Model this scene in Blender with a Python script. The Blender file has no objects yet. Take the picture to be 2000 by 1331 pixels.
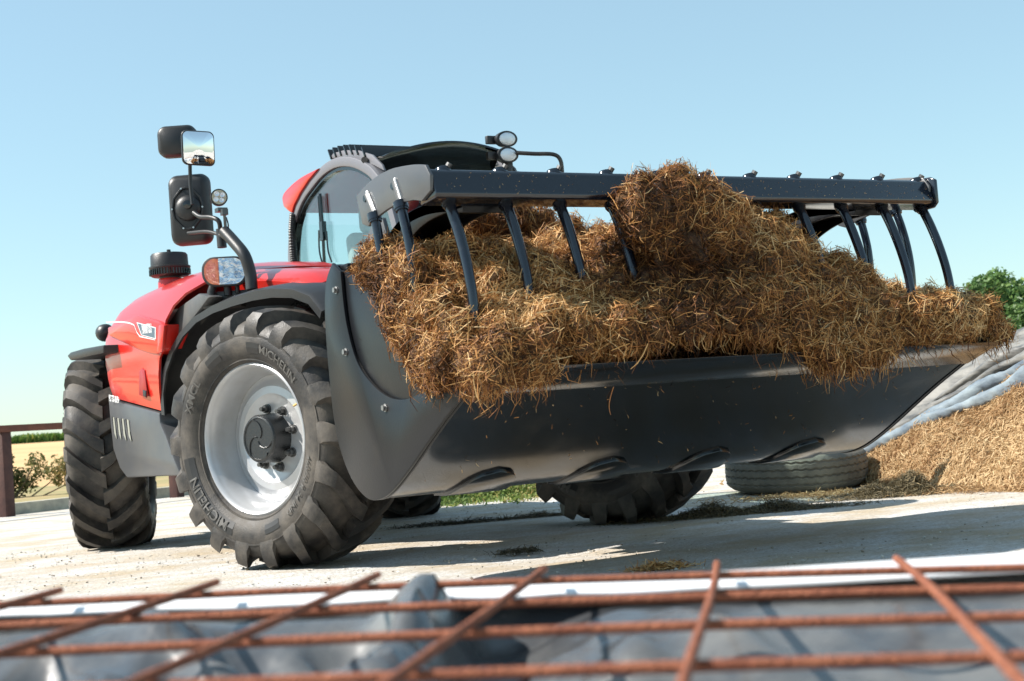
import bpy, bmesh, math, random
import numpy as np
from mathutils import Vector, Matrix, Quaternion

random.seed(7)
rng = np.random.default_rng(11)
PI = math.pi
S = bpy.context.scene
COL = S.collection

# ------------------------------------------------------------------ camera
cam = bpy.data.cameras.new('camera')
cam.lens = 53.03
cam.sensor_width = 36.0
cam.clip_start = 0.05
cam.clip_end = 4000
cam_ob = bpy.data.objects.new('camera', cam)
COL.objects.link(cam_ob)
_yaw, _pit, _rol = 0.5359, 0.0560, -0.0768
_f = Vector((math.sin(_yaw) * math.cos(_pit), math.cos(_yaw) * math.cos(_pit), math.sin(_pit)))
_r = Vector((math.cos(_yaw), -math.sin(_yaw), 0))
_u = _r.cross(_f)
_r2 = _r * math.cos(_rol) + _u * math.sin(_rol)
_u2 = -_r * math.sin(_rol) + _u * math.cos(_rol)
M = Matrix((_r2, _u2, -_f)).transposed().to_4x4()
M.translation = Vector((-3.6984, -6.7913, 0.5759))
cam_ob.matrix_world = M
cam.dof.use_dof = True
cam.dof.focus_distance = 6.7
cam.dof.aperture_fstop = 6.5
S.camera = cam_ob

# ------------------------------------------------------------------ sky, sun, exposure
SUN_EL, SUN_AZ = math.radians(42), math.atan2(-0.86, 0.50)
w = bpy.data.worlds.new('World')
S.world = w
w.use_nodes = True
nt = w.node_tree
bg = nt.nodes['Background']
sky = nt.nodes.new('ShaderNodeTexSky')
sky.sky_type = 'NISHITA'
sky.sun_disc = False
sky.sun_elevation = SUN_EL
sky.sun_rotation = SUN_AZ
sky.air_density = 1.0
sky.dust_density = 0.4
sky.ozone_density = 1.6
hue = nt.nodes.new('ShaderNodeMix')
hue.data_type = 'RGBA'
hue.blend_type = 'MULTIPLY'
hue.inputs['Factor'].default_value = 1.0
hue.inputs['B'].default_value = (0.93, 1.05, 0.97, 1)
nt.links.new(sky.outputs[0], hue.inputs['A'])
haze = nt.nodes.new('ShaderNodeMix')
haze.data_type = 'RGBA'
haze.inputs['Factor'].default_value = 0.30
haze.inputs['B'].default_value = (4.2, 5.9, 6.6, 1)
nt.links.new(hue.outputs['Result'], haze.inputs['A'])
nt.links.new(haze.outputs['Result'], bg.inputs[0])
bg.inputs[1].default_value = 0.088
sl = bpy.data.lights.new('sun', 'SUN')
sl.energy = 4.9
sl.angle = math.radians(0.5)
sl.color = (1.0, 0.945, 0.87)
so = bpy.data.objects.new('sun', sl)
COL.objects.link(so)
sd = Vector((math.sin(SUN_AZ) * math.cos(SUN_EL), math.cos(SUN_AZ) * math.cos(SUN_EL), math.sin(SUN_EL)))
so.rotation_euler = sd.to_track_quat('Z', 'Y').to_euler()
so.location = (-4, 3, 12)
S.view_settings.view_transform = 'Standard'
S.view_settings.look = 'None'
S.view_settings.gamma = 1.0
S.view_settings.exposure = 0.92
S.view_settings.use_curve_mapping = False

# ------------------------------------------------------------------ materials
MATS = {}


def mat(name, col, rough=0.5, metal=0.0, coat=0.0, col2=None, nscale=6.0, bump=0.0, bscale=40.0, spec=0.5,
        lo=0.35, hi=0.65, rough2=None, trans=0.0, stretch=None, alpha=None):
    m = bpy.data.materials.new(name)
    m.use_nodes = True
    n, l = m.node_tree.nodes, m.node_tree.links
    b = n['Principled BSDF']
    b.inputs['Base Color'].default_value = (*col, 1)
    b.inputs['Roughness'].default_value = rough
    b.inputs['Metallic'].default_value = metal
    b.inputs['Coat Weight'].default_value = coat
    b.inputs['Coat Roughness'].default_value = 0.06
    b.inputs['Specular IOR Level'].default_value = spec
    tc = n.new('ShaderNodeTexCoord')
    src = tc.outputs['Object']
    if stretch:
        mp = n.new('ShaderNodeMapping')
        mp.inputs['Scale'].default_value = stretch
        l.new(src, mp.inputs[0])
        src = mp.outputs[0]
    if col2 is not None:
        nz = n.new('ShaderNodeTexNoise')
        nz.inputs['Scale'].default_value = nscale
        nz.inputs['Detail'].default_value = 7
        nz.inputs['Roughness'].default_value = 0.65
        l.new(src, nz.inputs['Vector'])
        rp = n.new('ShaderNodeMapRange')
        rp.inputs['From Min'].default_value = lo
        rp.inputs['From Max'].default_value = hi
        l.new(nz.outputs['Fac'], rp.inputs['Value'])
        mx = n.new('ShaderNodeMix')
        mx.data_type = 'RGBA'
        mx.inputs['A'].default_value = (*col, 1)
        mx.inputs['B'].default_value = (*col2, 1)
        l.new(rp.outputs[0], mx.inputs['Factor'])
        l.new(mx.outputs['Result'], b.inputs['Base Color'])
        if rough2 is not None:
            r2 = n.new('ShaderNodeMapRange')
            r2.inputs['To Min'].default_value = rough
            r2.inputs['To Max'].default_value = rough2
            l.new(rp.outputs[0], r2.inputs['Value'])
            l.new(r2.outputs[0], b.inputs['Roughness'])
    if bump:
        nb = n.new('ShaderNodeTexNoise')
        nb.inputs['Scale'].default_value = bscale
        nb.inputs['Detail'].default_value = 5
        l.new(src, nb.inputs['Vector'])
        bp = n.new('ShaderNodeBump')
        bp.inputs['Strength'].default_value = bump
        bp.inputs['Distance'].default_value = 0.01
        l.new(nb.outputs['Fac'], bp.inputs['Height'])
        l.new(bp.outputs[0], b.inputs['Normal'])
    if trans:
        b.inputs['Transmission Weight'].default_value = trans
    MATS[name] = m
    return m


def tint_mat(name, ramp, rough=0.7, spec=0.3, transl=0.0):
    """colour read from the per-strand attribute 'tint' (each straw or leaf has its own colour)"""
    m = bpy.data.materials.new(name)
    m.use_nodes = True
    n, l = m.node_tree.nodes, m.node_tree.links
    b = n['Principled BSDF']
    b.inputs['Roughness'].default_value = rough
    b.inputs['Specular IOR Level'].default_value = spec
    a = n.new('ShaderNodeAttribute')
    a.attribute_name = 'tint'
    r = n.new('ShaderNodeValToRGB')
    cr = r.color_ramp
    while len(cr.elements) < len(ramp):
        cr.elements.new(0.5)
    for e, (p, c) in zip(cr.elements, ramp):
        e.position = p
        e.color = (*c, 1)
    l.new(a.outputs['Fac'], r.inputs[0])
    l.new(r.outputs[0], b.inputs['Base Color'])
    if transl:
        t = n.new('ShaderNodeBsdfTranslucent')
        l.new(r.outputs[0], t.inputs[0])
        mx = n.new('ShaderNodeMixShader')
        mx.inputs[0].default_value = transl
        l.new(b.outputs[0], mx.inputs[1])
        l.new(t.outputs[0], mx.inputs[2])
        l.new(mx.outputs[0], n['Material Output'].inputs[0])
    MATS[name] = m
    return m


mat('red_paint', (0.50, 0.013, 0.007), 0.30, coat=0.55, spec=0.4, col2=(0.48, 0.018, 0.011), nscale=3)
mat('bucket_paint', (0.009, 0.010, 0.012), 0.30, col2=(0.020, 0.018, 0.016), nscale=6, lo=0.5, hi=0.85, rough2=0.40,
    bump=0.04, bscale=120, spec=0.22)
mat('floor_paint', (0.005, 0.006, 0.008), 0.15, col2=(0.012, 0.011, 0.010), nscale=7, lo=0.5, hi=0.85, rough2=0.24, spec=0.75)
mat('beam_paint', (0.006, 0.009, 0.016), 0.13, col2=(0.016, 0.017, 0.02), nscale=18, lo=0.55, hi=0.85, rough2=0.25, spec=0.8)
mat('grey_paint', (0.062, 0.066, 0.073), 0.36, col2=(0.08, 0.08, 0.08), nscale=5, spec=0.5)
mat('frame_grey', (0.15, 0.15, 0.165), 0.4, spec=0.5)
mat('dark_metal', (0.02, 0.02, 0.022), 0.4, col2=(0.06, 0.05, 0.042), nscale=10, bump=0.1, bscale=80)
mat('black_plastic', (0.018, 0.019, 0.021), 0.42, bump=0.12, bscale=400, spec=0.45)
mat('scuffed_plastic', (0.06, 0.061, 0.063), 0.5, col2=(0.10, 0.095, 0.085), nscale=7, lo=0.4, hi=0.75, bump=0.1, bscale=200,
    stretch=(1, 1, 0.4))
mat('gloss_black', (0.006, 0.007, 0.008), 0.12, spec=0.7)
mat('rubber', (0.027, 0.025, 0.024), 0.48, col2=(0.13, 0.112, 0.092), nscale=6, lo=0.42, hi=0.76, bump=0.15, bscale=120,
    rough2=0.85, spec=0.35)
mat('rubber_text', (0.085, 0.08, 0.073), 0.6)
mat('rubber_band', (0.014, 0.013, 0.013), 0.45)
mat('worn_rubber', (0.10, 0.095, 0.08), 0.75, col2=(0.21, 0.19, 0.15), nscale=5, bump=0.4, bscale=60)
mat('rim_silver', (0.50, 0.51, 0.53), 0.32, metal=0.35, col2=(0.43, 0.425, 0.42), nscale=4, spec=0.5)
mat('hub_black', (0.012, 0.013, 0.014), 0.25, bump=0.25, bscale=300, spec=0.6)
mat('steel', (0.5, 0.5, 0.5), 0.3, metal=0.9)
mat('dark_steel', (0.10, 0.10, 0.10), 0.35, metal=0.7)
mat('bolt_zinc', (0.25, 0.25, 0.25), 0.4, metal=0.8)
mat('weld', (0.75, 0.75, 0.76), 0.35, metal=0.6, bump=0.9, bscale=250)
mat('mirror_glass', (0.85, 0.87, 0.9), 0.02, metal=1.0)
mat('lamp_reflector', (0.60, 0.66, 0.76), 0.10, metal=0.95, col2=(0.30, 0.34, 0.42), nscale=30, bump=1.0, bscale=28)
mat('lamp_lens', (0.75, 0.80, 0.85), 0.10, metal=0.55, bump=0.5, bscale=220)
mat('orange_lens', (0.55, 0.05, 0.008), 0.12, col2=(0.75, 0.20, 0.06), nscale=40, bump=0.8, bscale=150, spec=0.8)
mat('amber_led', (0.42, 0.36, 0.26), 0.25, metal=0.3)
mat('white_paint', (0.8, 0.8, 0.8), 0.4)
mat('silver_decal', (0.72, 0.73, 0.75), 0.3, metal=0.3)
mat('badge_blue', (0.06, 0.08, 0.11), 0.3)
mat('dark_red', (0.30, 0.010, 0.010), 0.35)
mat('cream', (0.26, 0.26, 0.22), 0.6)  # pale tone of the lit slot faces and sunlit arch strip
mat('seat_fabric', (0.32, 0.36, 0.35), 0.8)
mat('brass', (0.5, 0.35, 0.15), 0.35, metal=0.8)
mat('rust', (0.44, 0.165, 0.09), 0.85, col2=(0.23, 0.075, 0.045), nscale=38, lo=0.3, hi=0.72, bump=1.0, bscale=260, spec=0.25)
mat('rust_wood', (0.17, 0.06, 0.035), 0.8, col2=(0.10, 0.036, 0.024), nscale=6, bump=0.3, bscale=40)
mat('dark_post', (0.04, 0.014, 0.012), 0.7, col2=(0.08, 0.03, 0.022), nscale=8, bump=0.3, bscale=40)
mat('concrete', (0.55, 0.50, 0.38), 0.85, col2=(0.30, 0.28, 0.23), nscale=4, bump=0.3, bscale=30)
mat('sheet_grey', (0.055, 0.058, 0.063), 0.20, col2=(0.18, 0.175, 0.162), nscale=5, lo=0.42, hi=0.78, bump=0.12, bscale=20, rough2=0.40, spec=0.9)
mat('sheet_white', (0.82, 0.82, 0.84), 0.45, col2=(0.72, 0.71, 0.70), nscale=5)
mat('cover_grey', (0.22, 0.21, 0.19), 0.4, col2=(0.05, 0.05, 0.05), nscale=5, lo=0.42, hi=0.66, bump=0.8, bscale=12, stretch=(1.5, .5, 2))  # dark streaks put the shade of folds into the colour
mat('cover_pale', (0.30, 0.35, 0.37), 0.3, col2=(0.08, 0.10, 0.13), nscale=5, bump=0.8, bscale=16, stretch=(1, .4, 1))  # dark stripes along the hem paint in shaded wrinkles
mat('wheat', (0.62, 0.40, 0.19), 0.95, col2=(0.50, 0.31, 0.14), nscale=0.05, bump=0.3, bscale=3)
mat('verge', (0.38, 0.27, 0.13), 0.95, col2=(0.20, 0.20, 0.07), nscale=0.8, bump=0.5, bscale=8)
mat('wood', (0.5, 0.23, 0.08), 0.7, col2=(0.4, 0.17, 0.06), nscale=10)
mat('bark', (0.12, 0.085, 0.055), 0.9, bump=0.5, bscale=30)
mat('old_wood', (0.36, 0.31, 0.25), 0.9, bump=0.4, bscale=30)
mat('manure_core', (0.055, 0.026, 0.010), 0.9, col2=(0.15, 0.075, 0.026), nscale=14, bump=0.8, bscale=50)  # manure brown, darkened so gaps between strands read as shade
mat('pile_core', (0.36, 0.21, 0.09), 0.9, col2=(0.22, 0.10, 0.04), nscale=4, bump=0.8, bscale=40)
tint_mat('straw', [(0.0, (0.030, 0.012, 0.005)), (0.25, (0.100, 0.036, 0.011)), (0.50, (0.31, 0.128, 0.036)),
                   (0.76, (0.55, 0.295, 0.098)), (1.0, (0.72, 0.50, 0.25))], 0.6, 0.3, 0.10)
tint_mat('pile_straw', [(0.0, (0.15, 0.07, 0.03)), (0.4, (0.36, 0.21, 0.09)), (1.0, (0.62, 0.46, 0.26))], 0.65, 0.3, 0.15)
tint_mat('old_straw', [(0.0, (0.05, 0.045, 0.03)), (0.5, (0.14, 0.115, 0.065)), (1.0, (0.30, 0.23, 0.12))], 0.7, 0.3, 0.1)
tint_mat('leaf', [(0.0, (0.06, 0.12, 0.04)), (0.5, (0.14, 0.25, 0.07)), (1.0, (0.28, 0.37, 0.11))], 0.5, 0.4, 0.45)
tint_mat('bush_leaf', [(0.0, (0.08, 0.09, 0.03)), (0.5, (0.20, 0.20, 0.07)), (1.0, (0.45, 0.31, 0.14))], 0.6, 0.3, 0.3)
tint_mat('weed', [(0.0, (0.06, 0.12, 0.03)), (0.5, (0.18, 0.25, 0.06)), (0.75, (0.34, 0.30, 0.10)), (1.0, (0.45, 0.28, 0.12))],
         0.6, 0.3, 0.35)
tint_mat('crop_leaf', [(0.0, (0.05, 0.11, 0.02)), (0.6, (0.10, 0.20, 0.035)), (1.0, (0.30, 0.33, 0.08))], 0.6, 0.3, 0.3)
tint_mat('stone', [(0.0, (0.22, 0.18, 0.13)), (0.5, (0.42, 0.39, 0.33)), (1.0, (0.62, 0.60, 0.55))], 0.85, 0.3)


def glass_mat():
    m = bpy.data.materials.new('tinted_glass')
    m.use_nodes = True
    n, l = m.node_tree.nodes, m.node_tree.links
    n.remove(n['Principled BSDF'])
    t = n.new('ShaderNodeBsdfTransparent')
    t.inputs[0].default_value = (0.885, 0.955, 0.945, 1)
    g = n.new('ShaderNodeBsdfGlossy')
    g.inputs['Roughness'].default_value = 0.02
    lw = n.new('ShaderNodeLayerWeight')
    lw.inputs[0].default_value = 0.5
    fr = n.new('ShaderNodeMapRange')
    fr.inputs['From Min'].default_value = 0.35
    fr.inputs['From Max'].default_value = 1.0
    fr.inputs['To Min'].default_value = 0.02
    fr.inputs['To Max'].default_value = 0.45
    l.new(lw.outputs['Facing'], fr.inputs['Value'])
    mx = n.new('ShaderNodeMixShader')
    l.new(fr.outputs[0], mx.inputs[0])
    l.new(t.outputs[0], mx.inputs[1])
    l.new(g.outputs[0], mx.inputs[2])
    l.new(mx.outputs[0], n['Material Output'].inputs[0])
    MATS['tinted_glass'] = m


glass_mat()


def yard_mat():
    m = bpy.data.materials.new('yard')
    m.use_nodes = True
    n, l = m.node_tree.nodes, m.node_tree.links
    b = n['Principled BSDF']
    b.inputs['Roughness'].default_value = 0.92
    b.inputs['Specular IOR Level'].default_value = 0.2
    tc = n.new('ShaderNodeTexCoord')

    def noise(sc, det=6, rough=0.6, stretch=None):
        z = n.new('ShaderNodeTexNoise')
        z.inputs['Scale'].default_value = sc
        z.inputs['Detail'].default_value = det
        z.inputs['Roughness'].default_value = rough
        if stretch:
            mp = n.new('ShaderNodeMapping')
            mp.inputs['Scale'].default_value = stretch
            mp.inputs['Rotation'].default_value = (0, 0, 0.55)
            l.new(tc.outputs['Object'], mp.inputs[0])
            l.new(mp.outputs[0], z.inputs['Vector'])
        else:
            l.new(tc.outputs['Object'], z.inputs['Vector'])
        return z.outputs['Fac']

    def rng_(v, a, c, lo=0.0, hi=1.0):
        r = n.new('ShaderNodeMapRange')
        r.inputs['From Min'].default_value = a
        r.inputs['From Max'].default_value = c
        r.inputs['To Min'].default_value = lo
        r.inputs['To Max'].default_value = hi
        l.new(v, r.inputs['Value'])
        return r.outputs[0]

    def mix(f, A, Bc):
        x = n.new('ShaderNodeMix')
        x.data_type = 'RGBA'
        l.new(f, x.inputs['Factor'])
        for k, c in (('A', A), ('B', Bc)):
            if isinstance(c, tuple):
                x.inputs[k].default_value = (*c, 1)
            else:
                l.new(c, x.inputs[k])
        return x.outputs['Result']
    pat = rng_(noise(1.5, 9, 0.72, (0.8, 1.25, 1)), 0.42, 0.60)
    c1 = mix(pat, (0.68, 0.685, 0.685), (0.53, 0.435, 0.31))
    fine = rng_(noise(60, 6, 0.8), 0.36, 0.56)
    c2 = mix(fine, (0.38, 0.335, 0.27), c1)
    sp = n.new('ShaderNodeTexVoronoi')
    sp.inputs['Scale'].default_value = 55
    l.new(tc.outputs['Object'], sp.inputs['Vector'])
    spk = rng_(sp.outputs['Distance'], 0.10, 0.22)
    c3 = mix(spk, (0.36, 0.29, 0.21), c2)
    big = rng_(noise(0.35, 4), 0.35, 0.7)
    c4 = mix(big, c3, c2)
    l.new(c4, b.inputs['Base Color'])
    bp = n.new('ShaderNodeBump')
    bp.inputs['Strength'].default_value = 0.8
    bp.inputs['Distance'].default_value = 0.02
    l.new(noise(45, 8, 0.7), bp.inputs['Height'])
    l.new(bp.outputs[0], b.inputs['Normal'])
    MATS['yard'] = m


yard_mat()


# ------------------------------------------------------------------ mesh helpers
def mesh_object(name, verts, faces, material, parent=None, smooth=None, kind=None):
    me = bpy.data.meshes.new(name)
    me.from_pydata([tuple(v) for v in verts], [], [tuple(f) for f in faces])
    me.update()
    finish(me, smooth)
    if material:
        me.materials.append(MATS[material])
    o = bpy.data.objects.new(name, me)
    COL.objects.link(o)
    o.parent = parent
    if kind:
        o['kind'] = kind
    return o


def finish(me, smooth):
    if smooth is not None:
        for p in me.polygons:
            p.use_smooth = True
        me.set_sharp_from_angle(angle=math.radians(smooth))


def clone(o, parent, loc=None):
    c = o.copy()
    COL.objects.link(c)
    c.parent = parent
    if loc is not None:
        c.location = loc
    return c


class B:
    """collects simple shapes and links them as one mesh object"""

    def __init__(s):
        s.v, s.f = [], []

    def add(s, V, F):
        k = len(s.v)
        s.v += [tuple(x) for x in V]
        s.f += [tuple(i + k for i in f) for f in F]
        return s

    def box(s, c, d, rot=None):
        V = []
        for x in (-.5, .5):
            for y in (-.5, .5):
                for z in (-.5, .5):
                    p = Vector((x * d[0], y * d[1], z * d[2]))
                    if rot is not None:
                        p = rot @ p
                    V.append(p + Vector(c))
        return s.add(V, [(0, 1, 3, 2), (4, 6, 7, 5), (0, 4, 5, 1), (2, 3, 7, 6), (0, 2, 6, 4), (1, 5, 7, 3)])

    def prism(s, poly, x0, x1, axis='X'):
        n = len(poly)
        V = []
        for x in (x0, x1):
            for a, b in poly:
                V.append({'X': (x, a, b), 'Y': (a, x, b), 'Z': (a, b, x)}[axis])
        F = [tuple(range(n))[::-1], tuple(range(n, 2 * n))]
        F += [(i, (i + 1) % n, n + (i + 1) % n, n + i) for i in range(n)]
        return s.add(V, F)

    def tube(s, path, r, n=10, cap=True, squash=None):
        P = [Vector(p) for p in path]
        m = len(P)
        rr = [r] * m if not isinstance(r, (list, tuple)) else r
        T = [(P[min(i + 1, m - 1)] - P[max(i - 1, 0)]).normalized() for i in range(m)]
        up = Vector((0, 0, 1)) if abs(T[0].z) < 0.9 else Vector((1, 0, 0))
        N = (up - T[0] * up.dot(T[0])).normalized()
        V, F = [], []
        for i in range(m):
            N = (N - T[i] * N.dot(T[i])).normalized()
            Bn = T[i].cross(N)
            for k in range(n):
                a = 2 * PI * k / n
                V.append(P[i] + (N * math.cos(a) + Bn * math.sin(a) * (squash or 1)) * rr[i])
        for i in range(m - 1):
            for k in range(n):
                F.append((i * n + k, i * n + (k + 1) % n, (i + 1) * n + (k + 1) % n, (i + 1) * n + k))
        if cap:
            F += [tuple(range(n))[::-1], tuple(range((m - 1) * n, m * n))]
        return s.add(V, F)

    def cyl(s, a, b, r, n=16):
        return s.tube([a, b], r, n)

    def revolve(s, prof, n=48, c=(0, 0, 0), ax=(1, 0, 0), closed=False):
        A = Vector(ax).normalized()
        q = Vector((1, 0, 0)).rotation_difference(A)
        V, F = [], []
        for u, r in prof:
            for k in range(n):
                a = 2 * PI * k / n
                V.append(q @ Vector((u, r * math.cos(a), r * math.sin(a))) + Vector(c))
        m = len(prof)
        for i in range(m if closed else m - 1):
            for k in range(n):
                j = (i + 1) % m
                F.append((i * n + k, j * n + k, j * n + (k + 1) % n, i * n + (k + 1) % n))
        return s.add(V, F)

    def sweep(s, path, w, x0, x1, axis='X', closed=False):
        """rectangular bar following a path in a plane; w = width in that plane (to the inside)"""
        n = len(path)
        V, F = [], []
        P = [Vector(p) for p in path]
        for i in range(n):
            t = (P[min(i + 1, n - 1)] - P[max(i - 1, 0)]).normalized()
            nn = Vector((-t.y, t.x)) * w
            for q in (P[i], P[i] + nn):
                for x in (x0, x1):
                    V.append((x, q.x, q.y))
        for i in range(n - 1):
            a, b = i * 4, (i + 1) * 4
            F += [(a, a + 1, b + 1, b), (a + 2, b + 2, b + 3, a + 3), (a, b, b + 2, a + 2), (a + 1, a + 3, b + 3, b + 1)]
        F += [(0, 2, 3, 1), (4 * n - 4, 4 * n - 3, 4 * n - 1, 4 * n - 2)]
        return s.add(V, F)

    def grid(s, fn, nu, nv):
        V = [fn(i / nu, j / nv) for i in range(nu + 1) for j in range(nv + 1)]
        F = [(i * (nv + 1) + j, (i + 1) * (nv + 1) + j, (i + 1) * (nv + 1) + j + 1, i * (nv + 1) + j + 1)
             for i in range(nu) for j in range(nv)]
        return s.add(V, F)

    def make(s, name, material, parent=None, smooth=None, bevel=None, thick=None, kind=None, segs=2):
        me = bpy.data.meshes.new(name)
        bm = bmesh.new()
        vs = [bm.verts.new(v) for v in s.v]
        for f in s.f:
            try:
                bm.faces.new([vs[i] for i in f])
            except ValueError:
                pass
        if thick:
            bmesh.ops.recalc_face_normals(bm, faces=bm.faces[:])
            bmesh.ops.solidify(bm, geom=bm.faces[:], thickness=thick)
        bmesh.ops.recalc_face_normals(bm, faces=bm.faces[:])
        if bevel:
            es = [e for e in bm.edges if len(e.link_faces) == 2 and e.calc_face_angle(0) > math.radians(28)]
            bmesh.ops.bevel(bm, geom=es, offset=bevel, segments=segs, profile=0.5, affect='EDGES', clamp_overlap=True)
        bm.to_mesh(me)
        bm.free()
        finish(me, smooth if smooth is not None else (35 if bevel else None))
        me.materials.append(MATS[material])
        o = bpy.data.objects.new(name, me)
        COL.objects.link(o)
        o.parent = parent
        if kind:
            o['kind'] = kind
        return o


def thing(name, label, cat, loc=(0, 0, 0), group=None):
    o = bpy.data.objects.new(name, None)
    COL.objects.link(o)
    o.location = loc
    o.empty_display_size = 0.3
    return tag(o, label, cat, group)


def tag(o, label, cat, group=None, kind=None):
    o['label'] = label
    o['category'] = cat
    if group:
        o['group'] = group
    if kind:
        o['kind'] = kind
    return o


def smoothpath(pts, k=6):
    """Catmull-Rom through the points"""
    P = [np.array(p, float) for p in pts]
    P = [2 * P[0] - P[1]] + P + [2 * P[-1] - P[-2]]
    out = []
    for i in range(1, len(P) - 2):
        for j in range(k):
            t = j / k
            a, b, c, d = P[i - 1], P[i], P[i + 1], P[i + 2]
            out.append(tuple(0.5 * ((2 * b) + (c - a) * t + (2 * a - 5 * b + 4 * c - d) * t * t + (3 * b - a - 3 * c + d) * t ** 3)))
    out.append(tuple(P[-2]))
    return out


def text_mesh(body, size=1.0, bold=0.0, align='LEFT', depth=0.0):
    cu = bpy.data.curves.new('lettering', 'FONT')
    cu.body = body
    cu.size = size
    cu.offset = bold
    cu.extrude = depth
    cu.align_x = align
    cu.resolution_u = 3
    ob = bpy.data.objects.new('lettering', cu)
    COL.objects.link(ob)
    dg = bpy.context.evaluated_depsgraph_get()
    me = bpy.data.meshes.new_from_object(ob.evaluated_get(dg))
    V = [tuple(v.co) for v in me.vertices]
    F = [tuple(p.vertices) for p in me.polygons]
    bpy.data.objects.remove(ob)
    bpy.data.curves.remove(cu)
    bpy.data.meshes.remove(me)
    return V, F


# ------------------------------------------------------------------ straw and leaf ribbons
def ribbons(name, P, D, N, L, W, tint, material, parent=None, kind='stuff', bend=0.25, extra=None, stations=3):
    """one mesh of bent ribbons: centre P, direction D, surface normal N, length L, width W"""
    n = len(P)
    D = D / np.linalg.norm(D, axis=1, keepdims=True)
    R = rng.normal(size=(n, 3))
    side = np.cross(D, N + 0.8 * R)
    side /= np.linalg.norm(side, axis=1, keepdims=True) + 1e-9
    bd = rng.normal(size=(n, 3))
    bd -= D * np.sum(bd * D, 1, keepdims=True)
    bd = bd * bend * 0.5 + N * (0.10 * bend)
    V = np.zeros((n, stations, 2, 3))
    for k in range(stations):
        t = k / (stations - 1) - 0.5
        c = P + D * (L * t)[:, None] + bd * (L * (0.25 - t * t) * 2)[:, None]
        ww = W * (1.0 if k < stations - 1 else 0.6)
        V[:, k, 0] = c - side * ww[:, None] / 2
        V[:, k, 1] = c + side * ww[:, None] / 2
    V = V.reshape(-1, 3)
    base = (np.arange(n) * stations * 2)[:, None, None]
    q = np.array([[2 * k, 2 * k + 1, 2 * k + 3, 2 * k + 2] for k in range(stations - 1)])[None]
    F = (base + q).reshape(-1)
    T = np.repeat(tint, stations * 2)
    if extra is not None:
        V2, F2 = extra
    me = bpy.data.meshes.new(name)
    nv, nf = len(V), len(F) // 4
    me.vertices.add(nv)
    me.vertices.foreach_set('co', V.astype(np.float32).ravel())
    me.loops.add(nf * 4)
    me.loops.foreach_set('vertex_index', F.astype(np.int32))
    me.polygons.add(nf)
    me.polygons.foreach_set('loop_start', np.arange(0, nf * 4, 4, dtype=np.int32))
    me.polygons.foreach_set('loop_total', np.full(nf, 4, dtype=np.int32))
    me.update(calc_edges=True)
    at = me.attributes.new('tint', 'FLOAT', 'POINT')
    at.data.foreach_set('value', np.clip(T, 0, 1).astype(np.float32))
    me.materials.append(MATS[material])
    o = bpy.data.objects.new(name, me)
    COL.objects.link(o)
    o.parent = parent
    if kind:
        o['kind'] = kind
    return o


def surface_samples(V, T, n):
    a, b, c = V[T[:, 0]], V[T[:, 1]], V[T[:, 2]]
    cr = np.cross(b - a, c - a)
    ar = np.linalg.norm(cr, axis=1)
    idx = rng.choice(len(T), n, p=ar / ar.sum())
    u, v = rng.random(n), rng.random(n)
    f = u + v > 1
    u[f], v[f] = 1 - u[f], 1 - v[f]
    P = a[idx] + u[:, None] * (b - a)[idx] + v[:, None] * (c - a)[idx]
    N = cr[idx] / (ar[idx][:, None] + 1e-12)
    return P, N


def tri_arrays(me):
    V = np.zeros(len(me.vertices) * 3, dtype=np.float32)
    me.vertices.foreach_get('co', V)
    me.calc_loop_triangles()
    T = np.zeros(len(me.loop_triangles) * 3, dtype=np.int32)
    me.loop_triangles.foreach_get('vertices', T)
    return V.reshape(-1, 3).astype(float), T.reshape(-1, 3)


def wob(P, f, seed):
    """cheap smooth pseudo-noise, about -1..1"""
    r = np.random.default_rng(seed)
    out = np.zeros(len(P))
    for k in range(5):
        d = r.normal(size=3)
        d *= f * r.uniform(0.6, 1.6) / np.linalg.norm(d)
        out += np.sin(P @ d + r.uniform(0, 6.28))
    return out / 2.6


def lump_heap(name, blobs, voxel, disp, material, parent=None, body=None):
    """a closed lumpy body grown from ellipsoids, returned as an object with a baked mesh"""
    bm = bmesh.new()
    if body:
        vs = [bm.verts.new(v) for v in body[0]]
        for f in body[1]:
            bm.faces.new([vs[i] for i in f])
    for (x, y, z, rx, ry, rz) in blobs:
        mt = Matrix.Translation((x, y, z)) @ Matrix.Diagonal((rx, ry, rz, 1))
        bmesh.ops.create_icosphere(bm, subdivisions=3, radius=1.0, matrix=mt)
    me = bpy.data.meshes.new(name)
    bm.to_mesh(me)
    bm.free()
    o = bpy.data.objects.new(name, me)
    COL.objects.link(o)
    md = o.modifiers.new('remesh', 'REMESH')
    md.mode = 'VOXEL'
    md.voxel_size = voxel
    ms = o.modifiers.new('smooth', 'SMOOTH')
    ms.factor = 0.5
    ms.iterations = 1
    dg = bpy.context.evaluated_depsgraph_get()
    new = bpy.data.meshes.new_from_object(o.evaluated_get(dg))
    o.modifiers.clear()
    o.data = new
    bpy.data.meshes.remove(me)
    V, T = tri_arrays(new)
    N = np.zeros(len(new.vertices) * 3, dtype=np.float32)
    new.vertices.foreach_get('normal', N)
    N = N.reshape(-1, 3)
    for amp, f, sd_ in disp:
        V = V + N * (amp * wob(V, f, sd_))[:, None]
    new.vertices.foreach_set('co', V.astype(np.float32).ravel())
    new.update()
    finish(new, 180)
    new.materials.clear()
    new.materials.append(MATS[material])
    new.name = name
    o.parent = parent
    return o


# ================================================================== SETTING
def fence_s(x, y):
    """distance behind the fence line at the back of the yard"""
    return (x + 0.09) * -0.48 + (y - 10.4) * 0.877


# yard: one large sheet with gentle unevenness
def yard_fn(u, v):
    x = -40 + 80 * u
    y = -30 + 60 * v
    return (x, y, 0.0)


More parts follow.
